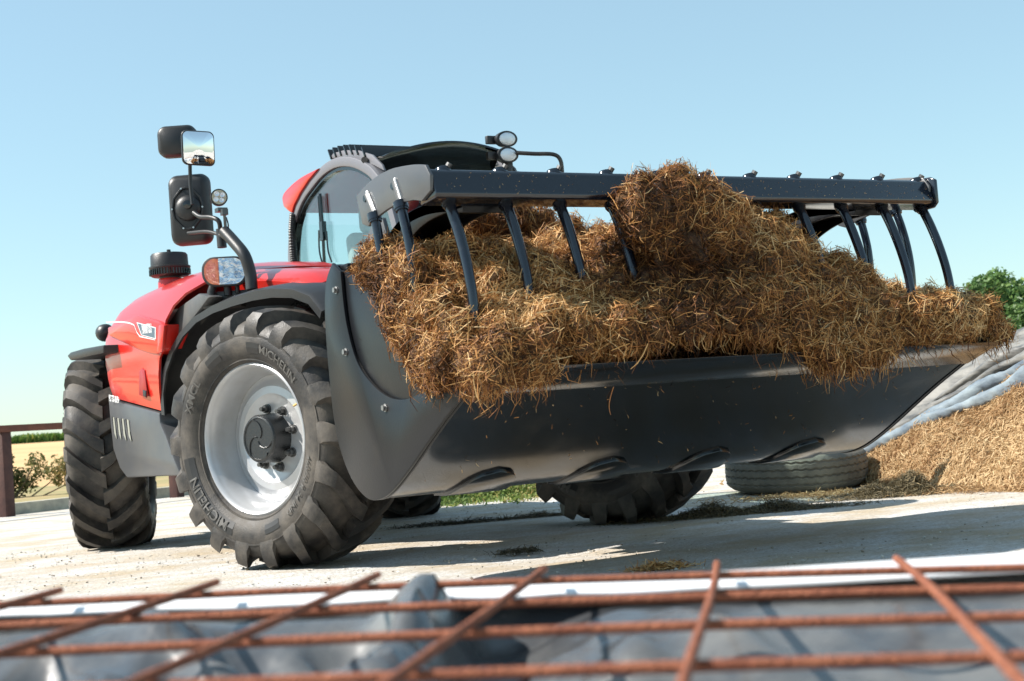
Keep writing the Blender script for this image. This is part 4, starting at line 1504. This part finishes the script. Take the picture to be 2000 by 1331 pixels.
# ================================================================== RIGHT SIDE: straw heap, silage clamp under sheeting, tyre, tree
def lerp(a, c, t):
    return tuple(p + (q - p) * t for p, q in zip(a, c))


def base_pt(t):
    return (3.38 - .52 * t, .78 - 1.83 * t, -.02)


def edge_pt(t):
    return (3.72 - .12 * t, 1.02 - 1.52 * t, max(.03, .19 + .40 * t - .06 * max(0, t - 1) ** 2))


def top_pt(t):
    return (4.10 + .50 * t, 1.07 - .77 * t, max(.1, .50 + .47 * t - .12 * max(0, t - 1) ** 2))


V = []
nt_, ns_ = 110, 26
for i in range(nt_ + 1):
    t = -.45 + 2.9 * i / nt_
    for j in range(ns_ + 1):
        q = j / ns_
        p = lerp(base_pt(t), edge_pt(t), q * 1.06)
        bulge = .02 * math.sin(PI * min(1, q)) * min(1, max(0, edge_pt(t)[2] / .3))
        z = p[2] + bulge + .03 * math.sin(9 * t + 5 * q) * min(1, 3 * q) + .02 * math.sin(23 * t - 9 * q) * min(1, 3 * q)
        z += .012 * math.sin(51 * t + 31 * q) * min(1, 3 * q)
        V.append((p[0], p[1], z))
F = [(i * (ns_ + 1) + j, (i + 1) * (ns_ + 1) + j, (i + 1) * (ns_ + 1) + j + 1, i * (ns_ + 1) + j + 1) for i in range(nt_) for j in range(ns_)]
F = [f[::-1] for f in F]
pile = mesh_object('straw_bank', V, F, 'pile_core', smooth=70)
tag(pile, 'bank of loose golden straw sloping up at the right below the sheeting', 'straw', kind='stuff')
Vp, Tp = tri_arrays(pile.data)
if np.cross(Vp[Tp[0, 1]] - Vp[Tp[0, 0]], Vp[Tp[0, 2]] - Vp[Tp[0, 0]])[2] < 0:
    pile.data.flip_normals()
dress(pile, 65000, (.03, .09), (.002, .0055), 'pile_straw', 'straw_strands', 21, up=.03, tbase=.55, parent=pile, zmin=-.01, spread=1.0)

clamp = thing('silage_clamp', 'silage clamp under grey and pale plastic sheeting behind the straw bank', 'silage clamp', (4.6, 1.0, 0))
clamp.location = (0, 0, 0)


def sheet_fn(u, v):
    t = -.5 + 3.0 * u
    if v < .55:
        p = lerp(edge_pt(t), top_pt(t), v / .55)
    else:
        a = top_pt(t)
        q = (v - .55) / .45
        p = (a[0] + 5.0 * q, a[1] + 3.2 * q, a[2] + .25 * q)
    f = .045 * (1 - abs(math.sin(13 * v + 1.6 * math.sin(2.2 * t)))) ** 1.5 + .022 * (1 - abs(math.sin(31 * v + 3 * t))) + .02 * math.sin(5 * t + 9 * v)
    return (p[0] - f * .4, p[1], p[2] + f + .015)


B().grid(sheet_fn, 70, 60).make('sheet', 'cover_grey', clamp, smooth=60, thick=.004)
for off, r0, mname, ph in (((-.03, -.02, .01), .050, 'cover_pale', 0.0), ((.10, .02, .10), .040, 'cover_pale', 1.7), ((.20, .03, .19), .034, 'cover_grey', 3.1), ((.32, .05, .28), .028, 'cover_grey', 4.3)):
    path, rr = [], []
    for i in range(60):
        t = -.5 + 3.0 * i / 59
        e, tp = edge_pt(t), top_pt(t)
        k = max(.25, min(1.0, .35 + .6 * t))
        path.append((e[0] + off[0] * k + .01 * math.sin(9 * t + ph), e[1] + off[1] * k, e[2] + off[2] * k + .012 * math.sin(6 * t + ph) + .02))
        rr.append((r0 + .014 * math.sin(7 * t + ph * 2) + .006 * math.sin(19 * t)) * (.7 + .35 * min(1.2, max(0, t))))
    hb_ = B().tube(smoothpath(path, 3), [float(q) for q in np.interp(np.arange((len(path) - 1) * 3 + 1) / 3, np.arange(len(path)), rr)], 20)
    HV = np.array(hb_.v)
    HV = HV + (np.array([.5, -.3, .8]) * (.016 * wob(HV * [1, .45, 1], 30, 41) + .008 * wob(HV * [1, .6, 1], 80, 42))[:, None])
    hb_.v = [tuple(q) for q in HV]
    hb_.make('folded_hem', mname, clamp, smooth=50)

# worn lorry tyre lying flat in front of the bank
ot = thing('old_tyre', 'worn lorry tyre lying flat on the yard beside the straw bank', 'tyre', (3.10, 1.05, 0))
prof = [(.0, .30), (.01, .36), (.03, .43), (.055, .462), (.07, .470), (.075, .462), (.082, .462), (.086, .471), (.118, .474), (.122, .464), (.130, .464), (.134, .474), (.166, .474), (.170, .464),
        (.178, .464), (.182, .473), (.208, .470), (.214, .461), (.222, .461), (.228, .466), (.245, .452), (.262, .41), (.272, .36), (.268, .31), (.255, .295), (.255, .32), (.22, .40), (.05, .40), (.012, .31)]
b = B().revolve(prof, 96, (0, 0, 0), (0, 0, 1), closed=True)
# zig-zag the grooves a little so they read as tread
vv = []
for k, (x, y, z) in enumerate(b.v):
    r = math.hypot(x, y)
    a = math.atan2(y, x)
    if r > .455 and .07 < z < .23:
        z += .004 * (1 if int((a + PI) * 96 / (2 * PI) + .5) % 2 else -1)
    vv.append((x, y, z))
b.v = vv
b.make('casing', 'worn_rubber', ot, smooth=35)
ot.rotation_euler = (math.radians(2), math.radians(-2.5), .4)

# tree and shrubs behind the clamp
def tree(name, label, base, h, r, n, seed, group=None):
    random.seed(seed)
    t = thing(name, label, 'tree', base, group)
    b = B().tube([(0, 0, -.3), (.03, 0, h * .3), (-.03, .05, h * .62), (0, 0, h * .93)], [.07, .055, .035, .012], 8)
    cl = []
    for k in range(26):
        z = h * random.uniform(.12, .97)
        rad = r * (1.05 - z / h) ** .7 * random.uniform(.45, 1.0)
        a = random.uniform(0, 2 * PI)
        c_ = (rad * math.cos(a), rad * math.sin(a), z)
        b.tube([(0, 0, max(.1, z - .3)), (c_[0] * .6, c_[1] * .6, z - .08), c_], [.022, .014, .005], 5)
        s_ = random.uniform(.20, .34) * (h / 2.4)
        cl.append((*c_, s_ * 1.1, s_ * 1.1, s_ * .8))
    cl.append((0, 0, h * .97, .10, .10, .16))
    b.make('trunk', 'bark', t, smooth=60)
    leaf_crown('crown', cl, int(n * 1.3), .062, 'leaf', t)
    return t


tree('young_tree', 'tallest green leafy tree behind the silage clamp', (13.15, 8.0, 0), 2.22, .95, 9000, 3, 'trees behind the silage clamp')
tree('young_tree', 'small green tree left of the tallest one behind the clamp', (12.15, 8.3, 0), 1.95, .6, 3500, 4, 'trees behind the silage clamp')
tree('young_tree', 'broad green tree at the right edge behind the clamp', (14.3, 7.6, 0), 1.95, 1.2, 8000, 5, 'trees behind the silage clamp')
tree('young_tree', 'low bushy green tree in front of the tallest tree behind the clamp', (12.9, 7.4, 0), 1.65, 1.1, 7000, 6, 'trees behind the silage clamp')

# ================================================================== LEFT BACKGROUND: rail, kerb, bushes
fence = thing('rail_fence', 'rust-red steel rail on dark posts along the back of the yard', 'fence', (F0.x, F0.y, 0))
pts = [F0 + fd * (2.66 * k) for k in range(-5, 9)]
for p in pts:
    q = p - F0
    B().box((q.x, q.y, .47), (.13, .13, 1.0), Matrix.Rotation(math.atan2(fd.y, fd.x), 3, 'Z')).make('post', 'dark_post', fence, bevel=.008)
a, c = pts[0] - F0, pts[-1] - F0
m_ = (a + c) / 2
B().box((m_.x - .06 * fn.x, m_.y - .06 * fn.y, .965), ((c - a).length, .08, .075), Matrix.Rotation(math.atan2(fd.y, fd.x), 3, 'Z')).make('rail', 'rust_wood', fence, bevel=.006)
kb = F0 + fd * 4 + fn * .42
B().box((kb.x, kb.y, .02), (40, .22, .22), Matrix.Rotation(math.atan2(fd.y, fd.x), 3, 'Z')).make('kerb', 'concrete', None, bevel=.012)
kerb = bpy.data.objects['kerb']
tag(kerb, 'low pale concrete kerb behind the posts of the rail', 'kerb')


def bush(label, t, s, w_, h, n, seed):
    p = Vector(land(t, s))
    o = thing('bush', label, 'bush', p, 'bushes along the edge of the field')
    random.seed(seed)
    cl, st = [], B()
    for k in range(18):
        x, y, z = random.gauss(0, w_ * .38), random.gauss(0, .25), h * random.uniform(.15, .85)
        s_ = random.uniform(.13, .28)
        cl.append((x, y, z, s_ * 1.2, s_, s_))
        st.tube([(x * .4, y * .4, -.1), (x * .8, y * .8, z * .5), (x, y, z)], [.015, .01, .004], 5)
    st.make('stems', 'bark', o)
    leaf_crown('foliage', cl, n, .055, 'bush_leaf', o)
    return o


bush('green and brown bramble bush beside the wooden stake', 2.0, 7.5, 1.1, .95, 5200, 11)
bush('tall narrow green bush rising right of the stake', 2.55, 7.2, .45, 1.3, 3000, 12)
bush('dry brownish bush against the left edge behind the post', .35, 7.8, .8, .75, 3000, 13)
bush('low bramble bush seen next to the rear tyre', 3.6, 7.4, 1.0, .85, 4000, 14)
bush('dry bush seen between the two near tyres', 5.4, 6.6, 1.2, .8, 4000, 15)
p = Vector(land(1.25, 6.6))
stake = B().box((0, 0, .38), (.075, .075, .95)).make('wooden_stake', 'old_wood', None, bevel=.008)
stake.location = p
tag(stake, 'weathered grey wooden stake among the bushes behind the rail', 'stake')
fx = [F0 + fd * 16 + fn * 220]
ft_ = Vector(land(30, 160))
tt_ = thing('far_tree', 'tiny distant tree on the skyline above the maize', 'tree', ft_)
B().tube([(0, 0, -1), (0, 0, 1.5)], [.2, .1], 6).make('trunk', 'bark', tt_)
leaf_crown('crown', [(0, 0, 1.6, 1.1, 1.1, .8), (.9, 0, 1.2, .8, .8, .6), (-.9, 0, 1.3, .7, .7, .6)], 1500, .25, 'leaf', tt_)

# ================================================================== BEHIND THE MACHINE: weeds, odd tyres, timber
n = 9000
cx = np.array([2.35, 4.1])
P = np.zeros((n, 3))
a = rng.normal(size=(n, 2)) * [.75, .75]
ax_ = np.array([.86, -.51])
bx_ = np.array([.51, .86])
al = rng.normal(0, .55, n)
ac = rng.normal(-.1, .32, n)
P[:, 0] = 2.35 + al * ax_[0] + ac * bx_[0]
P[:, 1] = 4.05 + al * ax_[1] + ac * bx_[1]
hh = (.02 + .26 * np.exp(-(al + .15) ** 2 / .3) * rng.random(n) ** .7) * np.exp(-((ac + .05) / .35) ** 2)
P[:, 2] = hh * rng.random(n) + .005
D = rng.normal(size=(n, 3)) + [0, 0, .8]
tag(ribbons('weeds', P, D, rng.normal(size=(n, 3)), rng.uniform(.02, .06, n), rng.uniform(.008, .02, n), np.clip(.35 + .7 * (al * .6) + rng.normal(0, .2, n), 0, 1), 'weed', bend=.5),
    'green and yellow weeds growing behind the machine under the bucket', 'weeds', kind='stuff')
small = [(2.9, 5.5, .30, 'black tyre behind the left side of the weeds under the bucket'), (4.05, 4.9, .28, 'black tyre behind the right side of the weeds under the bucket')]
for x, y, r, lab in small:
    o = B().revolve([(-.10, r * .6), (-.11, r * .9), (-.06, r), (.06, r), (.11, r * .9), (.10, r * .6)], 32, (0, 0, 0), (.55, .83, 0), closed=True).make('spare_tyre', 'worn_rubber', None, smooth=40)
    o.location = (x, y, r * .96)
    tag(o, lab, 'tyre', 'tyres behind the weeds')
o = B().box((0, 0, .05), (.5, .09, .10), Matrix.Rotation(-.5, 3, 'Z')).make('timber', 'wood', None, bevel=.006)
o.location = (3.15, 4.1, 0)
tag(o, 'short orange-brown timber offcut on the ground behind the axle', 'timber')

# ================================================================== STRAW AND STONES ON THE GROUND
def scatter(name, label, c, rx, ry, ang, h, n, material, tb, L=(.03, .08), W=(.002, .0045)):
    a, r = rng.random(n) * 2 * PI, np.sqrt(rng.random(n))
    g = rng.normal(size=(n, 2)) * .42
    ca, sa = math.cos(ang), math.sin(ang)
    X = c[0] + g[:, 0] * rx * ca - g[:, 1] * ry * sa
    Y = c[1] + g[:, 0] * rx * sa + g[:, 1] * ry * ca
    dist = np.exp(-(g ** 2).sum(1) * 3.0)
    prof_ = .6 + .4 * np.sin(g[:, 0] * 9 + c[0] * 7)
    Z = .006 + h * dist * prof_ * rng.random(n)
    P = np.stack([X, Y, Z], 1)
    D = rng.normal(size=(n, 3)) * [1, 1, .35]
    o = ribbons(name, P, D, np.tile([0, 0, 1.], (n, 1)), rng.uniform(*L, n), rng.uniform(*W, n), tb + rng.normal(0, .22, n), material, None, 'stuff', bend=.5)
    return tag(o, label, 'straw')


scatter('straw_litter', 'long low windrow of old straw behind the far front wheel', (1.4791, -0.3131, -0), .62, .13, -.45, .085, 5200, 'old_straw', .45)
scatter('straw_litter', 'mossy dark clump of old straw at the foot of the bank', (2.7189, -0.3127, 0), .42, .20, -.4, .15, 5200, 'old_straw', .5)
scatter('straw_litter', 'thin fringe of straw fallen along the foot of the bank', (2.8517, -0.5243, 0), 1.5, .22, -1.25, .03, 2600, 'pile_straw', .5)
scatter('straw_litter', 'small golden tuft of straw near the foreground sheeting', (-0.3881, -2.1696, 0), .13, .05, -.5, .022, 420, 'straw', .75)
scatter('straw_litter', 'dark streak of straw in the shadow under the machine', (0.6439, 1.425, 0), .45, .08, -.5, .018, 700, 'old_straw', .15)
scatter('straw_litter', 'small dark tuft in the sunlit strip under the bucket', (-0.2422, -0.8947, 0), .13, .04, -.5, .02, 200, 'old_straw', .2)
scatter('straw_litter', 'scattered straw beside the far front wheel in shadow', (1.1013, 1.1486, 0), .40, .08, -.5, .03, 700, 'old_straw', .3)
scatter('straw_litter', 'straw scraps around the old lorry tyre', (2.6454, 0.3304, 0), .8, .15, -.6, .02, 900, 'pile_straw', .5)


def stones(name, label, n, sampler, smin, smax):
    ico = [(0, 0, 1), (.894, 0, .447), (.276, .851, .447), (-.724, .526, .447), (-.724, -.526, .447), (.276, -.851, .447), (.724, .526, -.447), (-.276, .851, -.447), (-.894, 0, -.447), (-.276, -.851, -.447),
           (.724, -.526, -.447), (0, 0, -1)]
    fi = [(0, 1, 2), (0, 2, 3), (0, 3, 4), (0, 4, 5), (0, 5, 1), (1, 6, 2), (2, 7, 3), (3, 8, 4), (4, 9, 5), (5, 10, 1), (6, 7, 2), (7, 8, 3), (8, 9, 4), (9, 10, 5), (10, 6, 1), (11, 7, 6), (11, 8, 7), (11, 9, 8),
          (11, 10, 9), (11, 6, 10)]
    I = np.array(ico)
    P = sampler(n)
    sz = smin + (smax - smin) * rng.random(n) ** 4
    V = P[:, None, :] + I[None] * (sz[:, None] * rng.uniform(.6, 1.3, (n, 3)))[:, None, :] * rng.uniform(.75, 1.25, (n, 12, 1)) * [1, 1, .6]
    F = (np.array(fi)[None] + (np.arange(n) * 12)[:, None, None]).reshape(-1, 3)
    me = bpy.data.meshes.new(name)
    me.from_pydata(V.reshape(-1, 3).tolist(), [], F.tolist())
    me.update()
    at = me.attributes.new('tint', 'FLOAT', 'POINT')
    at.data.foreach_set('value', np.repeat(rng.random(n), 12).astype(np.float32))
    me.materials.append(MATS['stone'])
    o = bpy.data.objects.new(name, me)
    COL.objects.link(o)
    return tag(o, label, 'gravel', kind='stuff')


def near_yard(n):
    x = rng.uniform(-4.5, 4.5, n)
    y = rng.uniform(-4.6, 4, n)
    return np.stack([x, y, np.full(n, .001)], 1)


stones('gravel', 'loose pale grit and small stones strewn over the yard', 16000, near_yard, .0018, .0085)

# ================================================================== FOREGROUND: mesh panel on plastic sheeting
O_ = Vector((-3.2789, -4.937, .4082))
e1 = Vector((.7729, -.6341, -.0231))
e2 = Vector((.6341, .7732, -.0066))
e3 = Vector((.022, -.0096, .9997))
mesh = thing('mesh_panel', 'rusty welded steel mesh panel lying on sheeting in the foreground', 'steel mesh')


def mp(u, v, h=0.0):
    return O_ + e1 * u + e2 * v + e3 * h


def bar(u0, v0, u1, v1, h, sag):
    pts = []
    for i in range(25):
        t = i / 24
        u, v = u0 + (u1 - u0) * t, v0 + (v1 - v0) * t
        pts.append(mp(u + .004 * math.sin(5 * t + v0 * 9), v + .003 * math.sin(7 * t + u0 * 5), h + sag * math.sin(3 * u + 2 * v) * .004))
    B().tube(pts, [.0043 + .0003 * (i % 2) for i in range(25)], 8).make('bar', 'rust', mesh, smooth=50)


for k in range(-7, 14):
    bar(.2 * k, .055, .2 * k, -1.05, .0088, 1)
for k in range(0, 6):
    bar(-1.5, -.208 * k, 2.75, -.208 * k, 0, 1)

sheet_root = thing('plastic_sheet', 'grey plastic sheeting with white hem spread under the rusty mesh panel', 'plastic sheet')


def gauss(x, m, s):
    return math.exp(-((x - m) / s) ** 2)


_fr = random.Random(3)
_fd = [(_fr.uniform(0, PI), _fr.uniform(5, 10), _fr.uniform(0, 6.3), .034) for k in range(3)] + \
      [(_fr.uniform(0, PI), _fr.uniform(14, 30), _fr.uniform(0, 6.3), .013) for k in range(5)]


def sstep(x, a, c):
    t = min(1, max(0, (x - a) / (c - a)))
    return t * t * (3 - 2 * t)


def fold(u, v):
    w1, w2 = .06 * math.sin(5 * v + 2 * u), .06 * math.sin(6 * u - 3 * v)
    f = 0.0
    for ang, fr_, ph, am in _fd:
        f += am * (1 - abs(math.sin(((u + w1) * math.cos(ang) + (v + w2) * math.sin(ang)) * fr_ + ph))) ** 1.25
    f -= .060
    f *= (1 if u < .62 else max(.22, 1 - (u - .62) * 3.0)) * min(1, max(.10, (.03 - v) * 6))
    # one tall sharp fold, steep on its right side
    tall = sstep(u + .25 * v * .2, .40, .468) * (1 - sstep(u + .25 * v * .2, .474, .530))
    trough = sstep(u + .05 * v, .476, .530) * (1 - sstep(u + .05 * v, .545, .70))
    f += (.048 * tall - .055 * trough) * (.5 + .5 * gauss(v, .0, .3)) * (1 - sstep(v, .02, .09))
    return f


def sheet_pt(u, v):
    U = -1.7 + 4.7 * u
    vv_ = .17 - 1.35 * v
    drop = -.030 - .26 * max(0, -vv_) ** 1.15 if vv_ < 0 else -.030 - .05 * vv_
    return mp(U, vv_, drop + fold(U, vv_))


B().grid(sheet_pt, 300, 110).make('sheet', 'sheet_grey', sheet_root, smooth=60, thick=.002)


def hem_pt(u, v):
    U = -1.7 + 4.7 * u
    if v < .6:
        q = v / .6
        vv_ = .035 + .012 * math.sin(4 * U) + (.150 + .11 * sstep(U, .55, .95) - .012 * math.sin(4 * U)) * q
        hgt = -.018 - .05 * vv_ + fold(U, .2) * .5 + .012 * math.sin(PI * min(1, q * 1.0)) + .004 + .010 * gauss(U, 1.25, .35)
        return mp(U, vv_, hgt)
    q = (v - .6) / .4
    return mp(U, .185 + .11 * sstep(U, .55, .95) + .05 * math.sin(q * PI / 2), -.0273 + fold(U, .2) * .5 + .010 * gauss(U, 1.25, .35) + .004 - .00925 - .40 * q ** 1.3)


hem = B().grid(hem_pt, 150, 18)
hem.make('white_hem', 'sheet_white', sheet_root, smooth=60, thick=.003)
# the low bank that carries sheet and mesh
b = B()
c_ = [mp(-1.75, .15, -.09), mp(3.05, .15, -.09), mp(3.05, -1.25, -.42), mp(-1.75, -1.25, -.42)]
V = [tuple(p) for p in c_] + [(p.x, p.y, -.02) for p in c_]
b.add(V, [(0, 1, 2, 3), (4, 7, 6, 5), (0, 4, 5, 1), (1, 5, 6, 2), (2, 6, 7, 3), (3, 7, 4, 0)]).make('earth_bank', 'verge', None, bevel=.03)
tag(bpy.data.objects['earth_bank'], 'low earth bank hidden under the foreground sheeting', 'bank')

for ob in (sheet_root, mesh):
    ob.location = (0, 0, 0)
